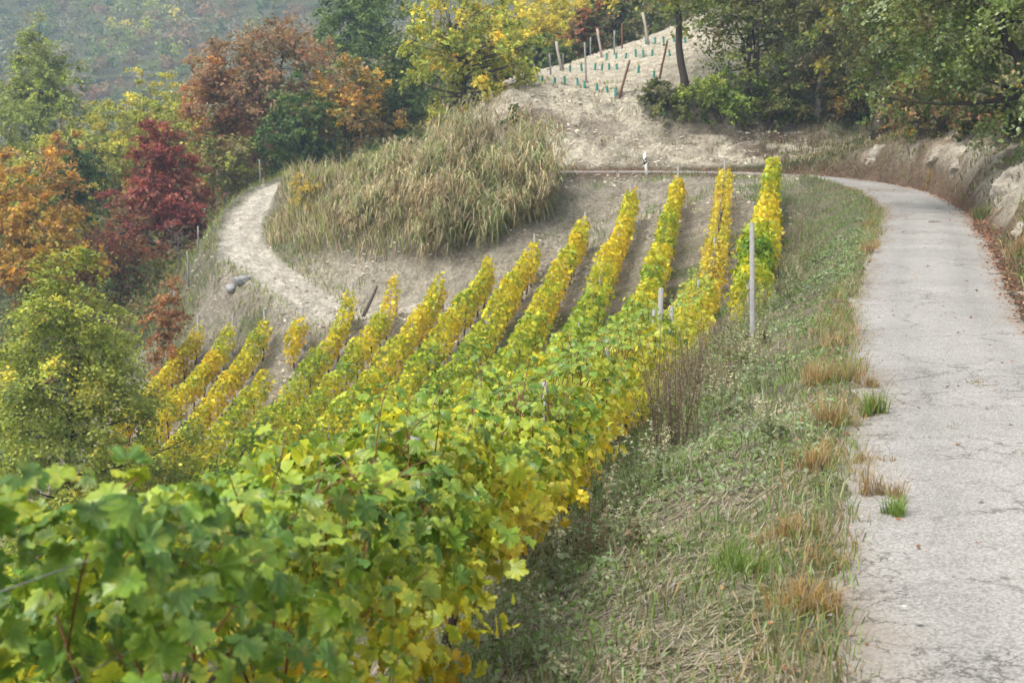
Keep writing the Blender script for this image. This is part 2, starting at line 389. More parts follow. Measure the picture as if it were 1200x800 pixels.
CP += [(11.2, 60, .4), (9, 60, .4), (7, 60, -.1), (5, 60, -.9), (3, 60, -2), (1, 60, -2.9), (-1, 60, -3.7), (-3, 60, -4.4), (-5, 60, -5.0), (-7, 60, -5.7),
       (-9, 60.5, -6.1), (-11, 61.5, -6.5), (-13, 62.5, -7.0), (-15.5, 64, -7.7),
       (9, 65.5, 1.0), (6, 66, .9), (3, 65.5, .4), (3, 63, -1.1), (0, 63, -1.5), (0, 65.5, .3), (-2.3, 62.8, -2.9), (-3, 65, -.4), (-5, 64.6, -1.6), (-6.4, 65.6, -2.0), (-6, 68, .4), (-8.5, 68.5, -1.0), (-10, 70.5, -1.2),
       (-9, 72, .5), (-11.2, 74.5, -.4), (-11.5, 78, .7), (-16, 73, -3.0), (-16.6, 78, -2.6), (-17, 85, -2.5), (-14.5, 66.5, -5.2), (-17, 66, -7.3), (-18, 62, -9), (-22, 66, -9.5), (-20, 85, -4.6),
       (-19, 75, -6), (-30, 75, -11), (-30, 90, -9), (-45, 80, -15), (-18, 97, -1), (-30, 110, -6), (-50, 110, -12), (-70, 120, -15), (-40, 150, -9), (-100, 150, -22), (-15, 130, 0), (20, 150, 12),
       (-30, 40, -21), (-40, 55, -22), (-60, 30, -32), (-30, 10, -20), (-20, -8, -14),
       # cutting behind the far road and the young vineyard above it
       (0, 71.3, 1.5), (4, 71, 1.6), (8, 71, 1.6), (12, 70.7, 1.6), (0, 73, 2.5), (4, 73, 2.6), (8, 73, 2.6), (12, 73, 2.6), (4, 74.2, 2.9), (8, 74.2, 3.0), (-1, 74.2, 2.8), (12, 74.4, 3.3),
       (-1, 76, 4.6), (4, 76, 4.9), (8, 76, 4.9), (12, 76, 4.8), (0, 80, 5.7), (4.3, 80, 5.9), (9, 79, 5.8), (13, 79, 6.3), (0, 86, 6.6), (5, 86, 7.2), (10, 86, 8.6), (15, 86, 10), (10.3, 91, 9.9), (5, 91, 8.1), (1, 90, 6.7),
       (14, 92, 11.6), (5, 97, 7.4), (11, 98, 9.4), (-4, 80, 3.2), (-4, 90, 3.5), (-3, 76, 3.4), (-8, 85, 1.5), (-11, 95, 1.3), (0, 120, 4), (5, 110, 6), (12, 112, 9), (20, 110, 14),
       # right-hand cutting
       (16, 73, 2.9), (16, 76, 4.6), (20, 75, 5.8), (20, 82, 9), (26, 80, 11), (21, 68, 4.6), (24, 62, 5.5), (40, 70, 16), (60, 150, 28), (60, 60, 24), (40, 30, 13), (30, 0, 5), (25, 15, 5), (60, 0, 12),
       # valley and the hills across it
       (-40, 220, -14), (-140, 220, -30), (40, 220, 16), (120, 220, 40), (-240, 220, -30), (-60, 310, -6), (-160, 310, -14), (40, 310, 30), (-300, 310, -10), (140, 300, 60), (-60, 380, 16), (-180, 390, 8), (-100, 460, 44), (-260, 460, 30), (60, 430, 60), (300, 400, 90),
       (-300, 620, 92), (-100, 620, 100), (0, 620, 110), (300, 620, 130), (-500, 620, 90), (-500, 820, 150), (0, 820, 165), (500, 820, 170), (-400, 250, -20), (500, 250, 60), (-300, 60, -45), (-300, -10, -50), (200, 0, 30), (300, 100, 60)]
# both shoulders of the road
_T = np.gradient(ROAD[:, :2], axis=0); _T /= np.linalg.norm(_T, axis=1, keepdims=True); _N = np.stack([_T[:, 1], -_T[:, 0]], 1)
for i in range(0, 220, 14):
    p, n, z, Y = ROAD[i, :2], _N[i], ROAD[i, 2], ROAD[i, 1]
    if Y > 64: continue
    q = p - n * (ROAD_W / 2 + .7); CP.append((*q, z - .10))
    k = sstep(8, 30, Y)
    for off, hgt in ((.5, .06), (1.0, .8), (1.7, 1.75), (3.2, 2.3), (6, 3.5), (11, 6)):
        q = p + n * (ROAD_W / 2 + off); CP.append((*q, z + hgt * (.35 + .65 * k)))
CP = np.array(CP); _keep = [0]
for i in range(1, len(CP)):
    if np.min(np.hypot(CP[i, 0] - CP[_keep, 0], CP[i, 1] - CP[_keep, 1])) > .5: _keep.append(i)
CP = CP[_keep]
def _phi(r2): return np.sqrt(r2 + .5)
_r2 = (CP[:, None, 0] - CP[None, :, 0]) ** 2 + (CP[:, None, 1] - CP[None, :, 1]) ** 2
_n = len(CP); _A = np.zeros((_n + 3, _n + 3)); _A[:_n, :_n] = _phi(_r2) - .02 * np.eye(_n); _A[:_n, _n] = 1; _A[:_n, _n + 1:] = CP[:, :2]; _A[_n, :_n] = 1; _A[_n + 1:, :_n] = CP[:, :2].T
_W = np.linalg.solve(_A, np.concatenate([CP[:, 2], [0, 0, 0]]))

def H(x, y, fine=True):
    """height of the ground"""
    shp = np.shape(x); x = np.asarray(x, float).ravel(); y = np.asarray(y, float).ravel()
    z = np.empty(len(x))
    for b in range(0, len(x), 20000):
        s = slice(b, b + 20000)
        z[s] = _phi((x[s, None] - CP[None, :, 0]) ** 2 + (y[s, None] - CP[None, :, 1]) ** 2) @ _W[:_n] + _W[_n] + _W[_n + 1] * x[s] + _W[_n + 2] * y[s]
    if fine:
        cut = sstep(70.6, 72.5, y) * (1 - sstep(77.5, 80, y)) * sstep(-5, -1, x) * (1 - sstep(14, 20, x))   # bedded marl
        w = z + .5 * (fbm(x * .35, y * .35, 5) - .5)
        z = z + cut * (.11 * np.sin(w * 11) + .07 * np.sin(w * 23 + 1) + .5 * (fbm(x * .8, y * .8 + z, 21) - .5))
        z = z + .30 * (fbm(x * .5, y * .5, 3, 3) - .5) * sstep(2, 10, np.abs(y)) + .17 * (fbm(x * 3.1, y * 3.1, 4, 3) - .5)
        far = sstep(120, 220, y); z = z + far * 14 * (fbm(x * .02, y * .02, 8) - .5)
    if fine:
        d, rz = line_dist(ROAD, x, y); fc = sstep(.4, .9, d - ROAD_W / 2) * (1 - sstep(2.0, 2.9, d - ROAD_W / 2)) * sstep(30, 36, y) * (1 - sstep(62, 66, y))   # eroded face of the cutting
        z = z + fc * (.10 * np.sin((z + .4 * fbm(x, y, 6)) * 14) + .9 * (fbm(x * 1.1, y * 1.1, 22) - .5))
    d, rz = line_dist(TRACK, x, y); k = 1 - sstep(1.3, 3.0, np.abs(d))
    z = lerp(z, rz + .10 * (fbm(x * 1.2, y * 1.2, 31) - .5) - .10 * (np.abs(np.abs(d) - .65) < .25), k)
    d, rz = line_dist(ROAD, x, y); ad = np.abs(d) - ROAD_W / 2
    z = lerp(z, rz - .015, 1 - sstep(.05, .9, ad))
    z = np.where(ad < .0, z - .10 * sstep(0, -.25, ad), z)
    return z.reshape(shp)

_Ys = np.concatenate([np.arange(2.5, 40, .06), np.arange(40, 260, .2)])
def hit(px, py):
    """where the sight line through a pixel meets the ground"""
    d = at(px, py, 1.0) - np.array([0, 0, CAM_Z]); P = d[None] * _Ys[:, None]; P[:, 2] += CAM_Z
    below = P[:, 2] < H(P[:, 0], P[:, 1])
    i = int(below.argmax()) if below.any() else len(_Ys) - 1
    return np.array([P[i, 0], P[i, 1], float(H(P[i, 0], P[i, 1]))])

# ------------------------------------------------------------------ ground sheet
ys = np.concatenate([np.arange(-12, 3, .5), np.arange(3, 24, .12), np.arange(24, 60, .25), np.arange(60, 84, .15), np.arange(84, 130, .8), np.geomspace(130, 800, 66)])
us = np.linspace(-1, 1, 350); us = np.sign(us) * (.42 * np.abs(us) + .58 * np.abs(us) ** 3.2)
gx = (ys * .06)[:, None] + us[None, :] * (16 + .70 * np.maximum(ys, 0))[:, None]; gy = np.broadcast_to(ys[:, None], gx.shape)
gz = H(gx, gy); X, Y_, Z = gx.ravel(), gy.ravel(), gz.ravel()
dR, _ = line_dist(ROAD, X, Y_); dT, _ = line_dist(TRACK, X, Y_); aR = np.abs(dR) - ROAD_W / 2
fn1 = fbm(X * .6, Y_ * .6, 41); fn2 = fbm(X * 2.2, Y_ * 2.2, 42); fn3 = fbm(X * .16, Y_ * .16, 43)
CLAY, SOIL, STRAW, GREEN, DARK, LITTER = lin(.51, .455, .35), lin(.33, .28, .215), lin(.30, .26, .18), lin(.11, .135, .05), lin(.07, .075, .035), lin(.15, .10, .065)
def blend(c, tgt, m): return c + (np.asarray(tgt)[None] - c) * np.clip(m, 0, 1)[:, None]
gc = np.broadcast_to(DARK, (len(X), 3)).copy()
gc = blend(gc, GREEN, sstep(.4, .65, fn1) * .8)
rown = (row_x(0, Y_) - X) / 2.0
vin = sstep(-1.9, -1.2, rown) * (1 - sstep(13.2, 14.5, rown)) * (1 - sstep(66.5, 68.5, Y_))
gc = blend(gc, SOIL * .9, vin); gc = blend(gc, GREEN * 1.1, vin * sstep(.45, .62, fn1) * (1 - sstep(52, 60, Y_)) * .85)
gc = blend(gc, CLAY * .72, vin * sstep(50, 61, Y_) * (.45 + .55 * sstep(.35, .6, fn2)))
bank = (dR < 0) * (aR > -.3) * (1 - sstep(2.2, 4.6, aR)) * (1 - sstep(60, 64, Y_))
gc = blend(gc, STRAW * .82, bank * (.55 + .45 * fn2)); gc = blend(gc, GREEN * 1.2, bank * sstep(.5, .68, fn1 * .6 + fn2 * .4) * .7)
behind = sstep(70.3, 71.4, Y_) * (1 - sstep(96, 102, Y_)) * sstep(-5, -2, X) * (1 - sstep(14.0, 18, X + .25 * (Y_ - 74)))
gc = blend(gc, CLAY * 1.18, behind); gc = blend(gc, lin(.22, .19, .14), behind * .7 * sstep(.54, .68, fn2 * .5 + fn1 * .5) * (1 - sstep(77, 82, Y_)))
gc = blend(gc, lin(.20, .16, .12), behind * sstep(72.2, 73.2, Y_) * (1 - sstep(74.6, 75.8, Y_)) * sstep(.35, .55, fn1) * .6)
gc = blend(gc, LITTER * .8, behind * sstep(8, 13, X) * (1 - sstep(75, 77, Y_)) * sstep(.4, .55, fn2) * .9)
rb = (dR > 0) * (aR > -.2) * (1 - sstep(7, 10, aR)) * (1 - sstep(64, 70, Y_))
gc = blend(gc, lin(.23, .18, .115), rb * .95); gc = blend(gc, GREEN * .9, rb * sstep(.48, .62, fn1) * sstep(1.5, 3, aR) * .8); gc = blend(gc, CLAY * .95, rb * sstep(.36, .52, fn1 * .6 + fn2 * .4) * (1 - sstep(1.9, 2.7, aR)) * sstep(.35, .7, aR) * sstep(33, 38, Y_))
gc = blend(gc, LITTER, (aR > -.3) * (1 - sstep(.3, .9, aR)) * ((dR > 0) | (Y_ > 62)) * .85)
tw = np.interp(Y_, [62, 67, 75, 84], [2.1, 1.8, 1.25, 1.0]); cl = sstep(1 + .45 * (fn2 - .5), .55, np.abs(dT) / tw); around = (1 - sstep(2.5, 5.5, np.abs(dT))) * (X < -6)
low = (1 - sstep(2.5, 6, np.hypot(X + 13.0, (Y_ - 65)))) * sstep(58, 62, Y_)
gc = blend(gc, CLAY * .62, np.maximum(around * .55, low) * (.5 + .5 * sstep(.35, .6, fn2))); gc = blend(gc, GREEN, low * sstep(.52, .64, fn1) * .75)
mound = (1 - sstep(3.6, 6.2, np.hypot((X + 4.5) * .75, Y_ - 67.5)))
gc = blend(gc, STRAW * .62, mound * (dT > 1.5) * .9 * sstep(-3.2, -2.0, Z))
gc = blend(gc, CLAY * .85, mound * (dT > 1.2) * sstep(-2.2, -3.2, Z) * .8)
gc = blend(gc, lin(.60, .55, .455), cl)
farm = sstep(100, 150, Y_); gc = blend(gc, lin(.10, .10, .045), farm)
nu, ny = len(us), len(ys); ii = (np.arange(ny - 1)[:, None] * nu + np.arange(nu - 1)[None, :]).ravel()
link('ground', mesh_np('ground', np.stack([X, Y_, Z], 1), np.stack([ii, ii + 1, ii + nu + 1, ii + nu], 1), M_GROUND, gc, True),
     kind='structure', label='hillside ground of pale clay, soil and grass falling into the valley')

# road sheet with crumbling edges
s_arc = np.concatenate([[0], np.cumsum(np.linalg.norm(np.diff(ROAD[:, :2], axis=0), axis=1))])
L = catmull(ROAD[::3], .12); Tn = np.gradient(L[:, :2], axis=0); Tn /= np.linalg.norm(Tn, axis=1, keepdims=True); Nn = np.stack([Tn[:, 1], -Tn[:, 0]], 1)
arc = np.arange(len(L)) * .12
wl = ROAD_W / 2 + .34 * (fbm(arc * .5, arc * 0, 61) - .5) + .34 * (fbm(arc * 2.5, arc * 0, 62) - .5); wr = ROAD_W / 2 + .30 * (fbm(arc * .5, arc * 0 + 9, 63) - .5) + .2 * (fbm(arc * 2.5, arc * 0 + 9, 64) - .5)
cols_ = [-1.03, -1, -.93, -.84, -.72, -.6, -.47, -.33, -.17, 0, .17, .33, .47, .6, .72, .84, .93, 1, 1.03]; rv = []
for t in cols_:
    w = np.where(t < 0, wl, wr); p = L[:, :2] + Nn * (t * w)[:, None]
    z = L[:, 2] + .035 - .05 * t * t + .02 * (fbm(p[:, 0] * .8, p[:, 1] * .8, 66) - .5)
    if abs(t) > .99: z = L[:, 2] - .005 + .0 * z
    if abs(t) > 1.01: z = L[:, 2] - .09
    rv.append(np.column_stack([p, z]))
rv = np.stack(rv, 1); nc = len(cols_)
tt = np.array(cols_)[None, :]; ex, ey = rv[..., 0], rv[..., 1]; nz1, nz2 = fbm(ex * .7, ey * .7, 131), fbm(ex * 2.1, ey * 2.1, 132)
dirt = np.clip(sstep(.62, 1.0, np.abs(tt) + .5 * (nz1 - .5)) * (.35 + .9 * nz2) + .55 * sstep(.54, .68, nz1) * sstep(38, 48, ey), 0, 1)
wheel = np.exp(-((np.abs(tt) - .47) / .16) ** 2) * (.4 + .6 * nz1); craze = sstep(.55, .62, nz1 * .7 + nz2 * .3 + .22 * (tt < -.6)) * .75
wearc = np.stack([dirt, wheel, craze], -1).reshape(-1, 3)
ii = (np.arange(len(L) - 1)[:, None] * nc + np.arange(nc - 1)[None, :]).ravel()
link('road', mesh_np('road', rv.reshape(-1, 3), np.stack([ii, ii + 1, ii + nc + 1, ii + nc], 1), M_ROAD, wearc, True), kind='structure',
     label='narrow pale cracked asphalt lane curving left at the head of the slope')

# ------------------------------------------------------------------ vine rows
V_DEEP, V_GREEN, V_LIGHT, V_YELLOW, V_GOLD, V_BROWN = lin(.055, .14, .028), lin(.135, .275, .033), lin(.42, .51, .04), lin(.80, .68, .035), lin(.76, .48, .025), lin(.32, .15, .04)
def ramp(v):
    v = np.clip(v, 0, 1.4); K = [0, .25, .48, .72, 1.05, 1.4]; Cc = np.stack([V_DEEP, V_GREEN, V_LIGHT, V_YELLOW, V_GOLD, V_BROWN])
    return np.stack([np.interp(v, K, Cc[:, k]) for k in range(3)], -1)
def blade_attr(me, TV):
    at_ = me.attributes.new('blade', 'FLOAT_VECTOR', 'POINT'); at_.data.foreach_set('vector', np.ascontiguousarray(TV, np.float32).ravel())
def row_line(n, Y):
    if n == -1: return 5.62 + .2 * (Y - 33.5)
    return row_x(n, Y) + .10 * (vnoise(np.asarray(Y) * .12, np.zeros_like(Y) + n, 71) - .5)

def trunk_mesh(seed, h=.95):
    r_ = np.random.default_rng(seed); k = 7
    z = np.linspace(-.08, h, k); P = np.column_stack([np.cumsum(r_.normal(0, .022, k)), np.cumsum(r_.normal(0, .03, k)), z])
    R = np.array([.045, .036, .030, .028, .030, .038, .026]) * r_.uniform(.9, 1.15)
    g = Geo(); g.add(*tube(P, R, 6))
    for s in (-1, 1):                                   # the two arms tied along the wire
        e = P[-1] + [0.03 * s, s * r_.uniform(.35, .5), r_.uniform(-.05, .1)]
        g.add(*tube(bezier(P[-1], P[-1] + [0, s * .1, .12], e, 6), np.linspace(.022, .012, 6), 5 if False else 6))
    return g.mesh('vine_trunk', M_VINEWOOD, True)
TRUNKS = [trunk_mesh(100 + i) for i in range(7)]
def post_mesh(kind, h):
    g = Geo()
    if kind == 'steel':                                # pressed steel profile: two flanges and a web
        w, d, t = .028, .020, .005
        for x0, x1, y0, y1 in ((-w, w, -d, -d + t), (-w, -w + t, -d + t, d), (w - t, w, -d + t, d)):
            c = np.array([[x, y, z] for z in (-.3, h) for x, y in ((x0, y0), (x1, y0), (x1, y1), (x0, y1))])
            g.add(c, [[0, 1, 5, 4], [1, 2, 6, 5], [2, 3, 7, 6], [3, 0, 4, 7], [4, 5, 6, 7]])
        return g.mesh('post', M_STEEL)
    a, b = .047, .041                                  # precast concrete, slightly tapered, chamfered corners
    ring = lambda r, z: [[r * x, r * y, z] for x, y in ((1, .7), (.7, 1), (-.7, 1), (-1, .7), (-1, -.7), (-.7, -1), (.7, -1), (1, -.7))]
    c = np.array(ring(a, -.4) + ring(b, h - .01) + ring(b * .8, h))
    F = [[i + 8 * k, (i + 1) % 8 + 8 * k, (i + 1) % 8 + 8 * k + 8, i + 8 * k + 8] for k in (0, 1) for i in range(8)] + [[16, 17, 18, 19], [16, 19, 20, 23], [20, 21, 22, 23]]
    g.add(c, F)
    return g.mesh('post', M_CONCRETE)
POST_STEEL = post_mesh('steel', 1.5); POST_CONC = post_mesh('concrete', 1.8); POST_TALL = post_mesh('concrete', 2.05)

ROW_END = {-1: 60, 0: 60, 1: 60, 2: 60, 3: 60, 4: 60, 5: 60, 6: 60, 7: 60.2, 8: 60.4, 9: 60.2, 10: 61.5, 11: 62.6, 12: 64}
ROW_START = {-1: 34.0, 0: 3.7, 1: 10, 2: 11, 3: 13, 4: 16, 5: 19, 6: 22, 7: 25, 8: 28, 9: 31, 10: 34, 11: 37, 12: 40}
ROW_LABEL = {
    -1: 'short vine row at the road bank, starting behind the tall pale end post',
    0: 'long green vine row in front, running from the bottom corner up past the weeds',
    1: 'second vine row counted from the long front row, golden at its top end',
    2: 'vine row whose top end stands just below the white road marker post',
    3: 'third vine row behind the long front row, ending downhill of the white marker post',
    4: 'vine row with its top end against the bank just right of the canes',
    5: 'vine row ending at a pale post beneath the middle of the cane thicket',
    6: 'vine row below the canes, sixth behind the long front row',
    7: 'vine row below the canes, seventh behind the long front row',
    8: 'vine row ending right beside the foot of the dirt track, orange at the top',
    9: 'vine row with a lone leafy end bush standing up on the clay below the track',
    10: 'third lowest vine row, ending on the bare clay near the grey sacks',
    11: 'second lowest vine row on the slope, near the fence posts',
    12: 'lowest vine row, beside the yellow-green locust tree'}
def ground_grad(x, y):
    return float(H(np.array([x]), np.array([y]))[0])

for n in range(-1, 13):
    y0, y1 = ROW_START[n], ROW_END[n]
    Yp = np.linspace(y0, y1, 60); Zp = H(row_line(n, Yp), Yp)
    root = empty('vine_row', (float(row_line(n, np.array([y0]))[0]), y0, Zp[0]), ROW_LABEL[n], 'vine row', 'vine rows on the slope below the lane')
    org = np.array(root.location)
    dens = 340 if n <= 0 else 300
    Nn_ = int((y1 - y0) * dens)
    y = rng.uniform(y0, y1, Nn_)
    if n == 0:                                          # the row opens into more leaves nearest the lens
        y = np.concatenate([y, rng.uniform(3.7, 14, 3600)]); Nn_ = len(y)
    if n == 9:                                          # gap before the last bush
        keep = (y < 55.8) | (y > 58.6); y = y[keep]; Nn_ = len(y)
    keep = rng.random(Nn_) < .42 + .9 * vnoise(y * 1.05, y * 0 + n * 3.3, 81); y = y[keep]; Nn_ = len(y)
    top = 1.58 + .32 * (fbm(y * .9, y * 0 + n, 82, 3) - .5) * 2 + (np.interp(y, [3, 4.4, 5.5, 7, 10, 14], [.34, .28, .02, -.24, -.26, -.08]) if n == 0 else .05)
    lowr = .26 + .32 * (vnoise(y * 1.1, y * 0 + n, 83) - .2)
    if n == 0: lowr = lowr - .25 * sstep(7.2, 5, y) + .06 * sstep(6.8, 7.6, y) * (1 - sstep(14, 20, y)) + .38 * np.exp(-((y - 8.3) / .8) ** 2)
    if n == -1: top = top + .25
    u = rng.beta(1.35, 1.0, Nn_); h = lerp(lowr, top, u)
    w = (.16 + .17 * np.sin(np.clip(u, 0, 1) * math.pi) + .16 * (fbm(y * 1.3, h * 1.6 + n * 9, 84) - .4)) * (1.32 if n <= 0 else 1.28)
    if n == 0: w = w * (1 + .35 * sstep(12, 5, y))
    w = w * (1 - .38 * sstep(46, 59, y))
    side = np.sign(rng.random(Nn_) - .5); lat = side * w * rng.random(Nn_) ** .7 * rng.choice([1, 1, 1, 1.3], Nn_)
    x = row_line(n, y) + lat; v_in = np.abs(lat) / np.maximum(w, .01); z = np.interp(y, Yp, Zp) + h
    C = np.stack([x, y - lat * .18, z], -1)
    out_ = np.stack([side, -.18 * side, np.zeros(Nn_)], -1)
    N = out_ * .75 + np.stack([np.zeros(Nn_), np.zeros(Nn_), .35 + 1.1 * sstep(.75, 1, u)], -1) + rng.normal(0, .62, (Nn_, 3))
    D = np.stack([rng.normal(0, .5, Nn_) + side * .3, rng.normal(0, .5, Nn_), -1.0 + rng.normal(0, .35, Nn_)], -1)
    S = rng.uniform(.055, .15, Nn_) * (1.0 if n == 0 else 1.1)
    # how far each patch has turned
    if n == 0: b = np.interp(y, [3, 8, 14, 20, 30, 40, 46, 60], [.18, .32, .40, .42, .46, .60, .68, .72])
    elif n == -1: b = np.interp(y, [33, 40, 48, 55, 60], [.40, .50, .62, .66, .42])
    else: b = np.interp(y, [10, 25, 40, 52, 60], [.30, .32, .40, .55, .67]) + {1: .05, 2: .06, 3: .05, 4: 0, 5: .02}.get(n, -.02)
    v = b + .55 * (fbm(y * .45, y * 0 + n * 5.1, 85, 3) - .5) + .45 * (fbm(y * 1.7 + lat, h * 2.2 + n * 7, 86, 3) - .5) + (.30 + (.35 * sstep(5, 7, y) * (1 - sstep(16, 24, y)) if n == 0 else 0)) * (1 - u) ** 2 + rng.normal(0, .10, Nn_)
    if n == 9: v = v + .1 * (y > 58)
    col = ramp(v) * rng.uniform(.62, 1.22, (Nn_, 1))
    if n == 0: col = col * (.95 + .05 * sstep(5, 11, y))[:, None]
    edge = ramp(v + rng.uniform(.05, .5, Nn_)) * .95
    grp = [('near', None)]
    if n == 0:
        # shoots standing out of the top, with leaves along them
        shoots = Geo(); sC, sN, sD, sS, sv = [], [], [], [], []
        for k in range(150):
            yy = 4.3 + (rng.random() ** 1.5) * 38; zz = float(np.interp(yy, Yp, Zp)) + 1.35
            a = np.array([float(row_line(0, np.array([yy]))[0]) + rng.normal(0, .15), yy, zz]); L_ = rng.uniform(.3, .75)
            dirv = np.array([rng.normal(0, .35), rng.normal(0, .5), 1.0]); dirv /= np.linalg.norm(dirv)
            e = a + dirv * L_ + np.array([rng.normal(.05, .18), rng.normal(0, .18), -.12]); P = bezier(a, a + dirv * L_ * .7, e, 7)
            shoots.add(*tube(P, np.linspace(.0045, .002, 7), 4))
            for t in np.linspace(.25, 1, 6):
                q = bezier(a, a + dirv * L_ * .7, e, 21)[int(t * 20)]; sd = rng.normal(0, 1, 3); sd[2] *= .3
                sC.append(q + norm(sd) * .07); sN.append([sd[0] * .4, sd[1] * .4 - .25, 1]); sD.append([sd[0], sd[1], -.5]); sS.append(rng.uniform(.07, .14) * (1.15 - .45 * t)); sv.append(rng.uniform(.12, .42))
        link('shoot', shoots.mesh('shoot', M_CANE, True, org), root, kind='stuff')
        C = np.vstack([C, sC]); N = np.vstack([N, sN]); D = np.vstack([D, sD]); S = np.concatenate([S, sS]); sv = np.array(sv)
        col = np.vstack([col, ramp(sv) * rng.uniform(.85, 1.15, (len(sv), 1))]); edge = np.vstack([edge, ramp(sv + .15)]); v = np.concatenate([v, sv]); y = np.concatenate([y, np.array(sC)[:, 1]])
        # the 300 leaves that show largest are objects of their own
        px, py, dep = project(C); cd = np.linalg.norm(C - [0, 0, CAM_Z], axis=1)
        facing = (C[:, 0] - row_line(0, C[:, 1])) > .05
        hi = C[:, 2] - np.interp(C[:, 1], Yp, Zp) > 1.2
        vis = (px > -10) & (px < 1210) & (py < 810) & (facing | hi)
        score = np.where(vis, S / cd, 0); big = np.argsort(-score)[:300]
        quant = [(f, c) for f in range(6) for c in range(7)]; protos = {}
        for f, c in quant:
            vv = [.05, .18, .30, .42, .56, .75, 1.0][c]; TV, TF = VINE_FINE[f]; cc = np.repeat(ramp(np.array([vv])), len(TV), 0)
            cc[1:] = lerp(cc[1:], ramp(np.array([vv + .22])), .45); protos[f, c] = mesh_np('leaf', TV, TF, M_VINE_NEAR, cc, True); blade_attr(protos[f, c], TV)
        R = leaf_frames(N, D)
        from mathutils import Matrix
        for q, i in enumerate(big):
            c = int(np.clip(np.interp(v[i], [.05, .18, .30, .42, .56, .75, 1.0], range(7)) + .5, 0, 6))
            o = bpy.data.objects.new('leaf', protos[int(rng.integers(6)), c]); COL.objects.link(o); o.parent = root
            m = np.eye(4); m[:3, :3] = R[i].T * S[i]; m[:3, 3] = C[i] - org
            o.matrix_local = Matrix(m.tolist())
        rest = np.ones(len(C), bool); rest[big] = False
        near = rest & (C[:, 1] < 13); g = Geo(); bl = []
        for f in range(6):
            s = np.nonzero(near)[0][f::6]; g.add(*leaf_geo(VINE_FINE[f], C[s], S[s], N[s], D[s], col[s], edge[s])); bl.append(np.tile(VINE_FINE[f][0], (len(s), 1)))
        s = np.nonzero(rest & ~near)[0]; g.add(*leaf_geo(VINE_MID, C[s], S[s], N[s], D[s], col[s], edge[s])); bl.append(np.tile(VINE_MID[0], (len(s), 1)))
        me = g.mesh('foliage', M_VINE_NEAR, False, org); blade_attr(me, np.vstack(bl)); link('foliage', me, root, kind='stuff')
        # canes inside the hedge
        canes = Geo()
        for k in range(170):
            yy = rng.uniform(3.2, 22); zz = float(np.interp(yy, Yp, Zp)); xx = float(row_line(0, np.array([yy]))[0])
            a = np.array([xx, yy, zz + .75]); e = a + [rng.normal(0, .22), rng.normal(0, .25), rng.uniform(.4, .85)]
            canes.add(*tube(bezier(a, (a + e) / 2 + rng.normal(0, .1, 3), e, 6), np.linspace(.007, .003, 6), 4))
        link('cane', canes.mesh('cane', M_CANE, True, org), root, kind='stuff')
    else:
        V_, F_, C_ = leaf_geo(VINE_FAR, C, S * 1.12, N, D, col)
        link('foliage', mesh_np('foliage', V_ - org, F_, M_VINE, C_), root, kind='stuff')
    # trunks, posts, wires
    for k, yy in enumerate(np.arange(y0 + .5, y1 - .3, 1.15)):
        if n == 9 and 55.5 < yy < 58.4: continue
        if n > 1 and yy < 24: continue
        xx = float(row_line(n, np.array([yy]))[0]); o = link('vine_trunk', TRUNKS[(k * 3 + n) % 7], root, (xx - org[0], yy - org[1], float(np.interp(yy, Yp, Zp)) - org[2]))
        o.rotation_euler = (0, 0, -.18 + random.uniform(-.25, .25))
    pts = list(np.arange(y1 + .15, y0, -5.2))
    for k, yy in enumerate(pts):
        if n > 1 and yy < 20: continue
        xx = float(row_line(n, np.array([yy]))[0]); zz = ground_grad(xx, yy)
        o = link('post', POST_CONC if k == 0 else POST_STEEL, root, (xx - org[0], yy - org[1], zz - org[2])); o.rotation_euler = (random.uniform(-.05, .05), random.uniform(-.05, .05), -.18)
    if n == -1:
        p = hit(882, 396); o = link('post', POST_TALL, root, tuple(p - org), label='tall pale concrete end post'); o.rotation_euler = (0, -.03, -.2)
    if n == 0:
        for px_, py_, Yq in ((783, 376, 24.0), (779, 374, 26.5)):
            xx = float(row_line(0, np.array([Yq]))[0]) + .12; o = link('post', POST_CONC, root, (xx - org[0], Yq - org[1], ground_grad(xx, Yq) - .0 - org[2])); o.rotation_euler = (0, .02, -.2)
    g = Geo(); yw = np.linspace(y0, y1, 24)
    for hw in (.8, 1.25, 1.6):
        g.add(*tube(np.column_stack([row_line(n, yw), yw, np.interp(yw, Yp, Zp) + hw]), .0022, 4))
    link('wire', g.mesh('wire', M_STEEL, True, org), root)

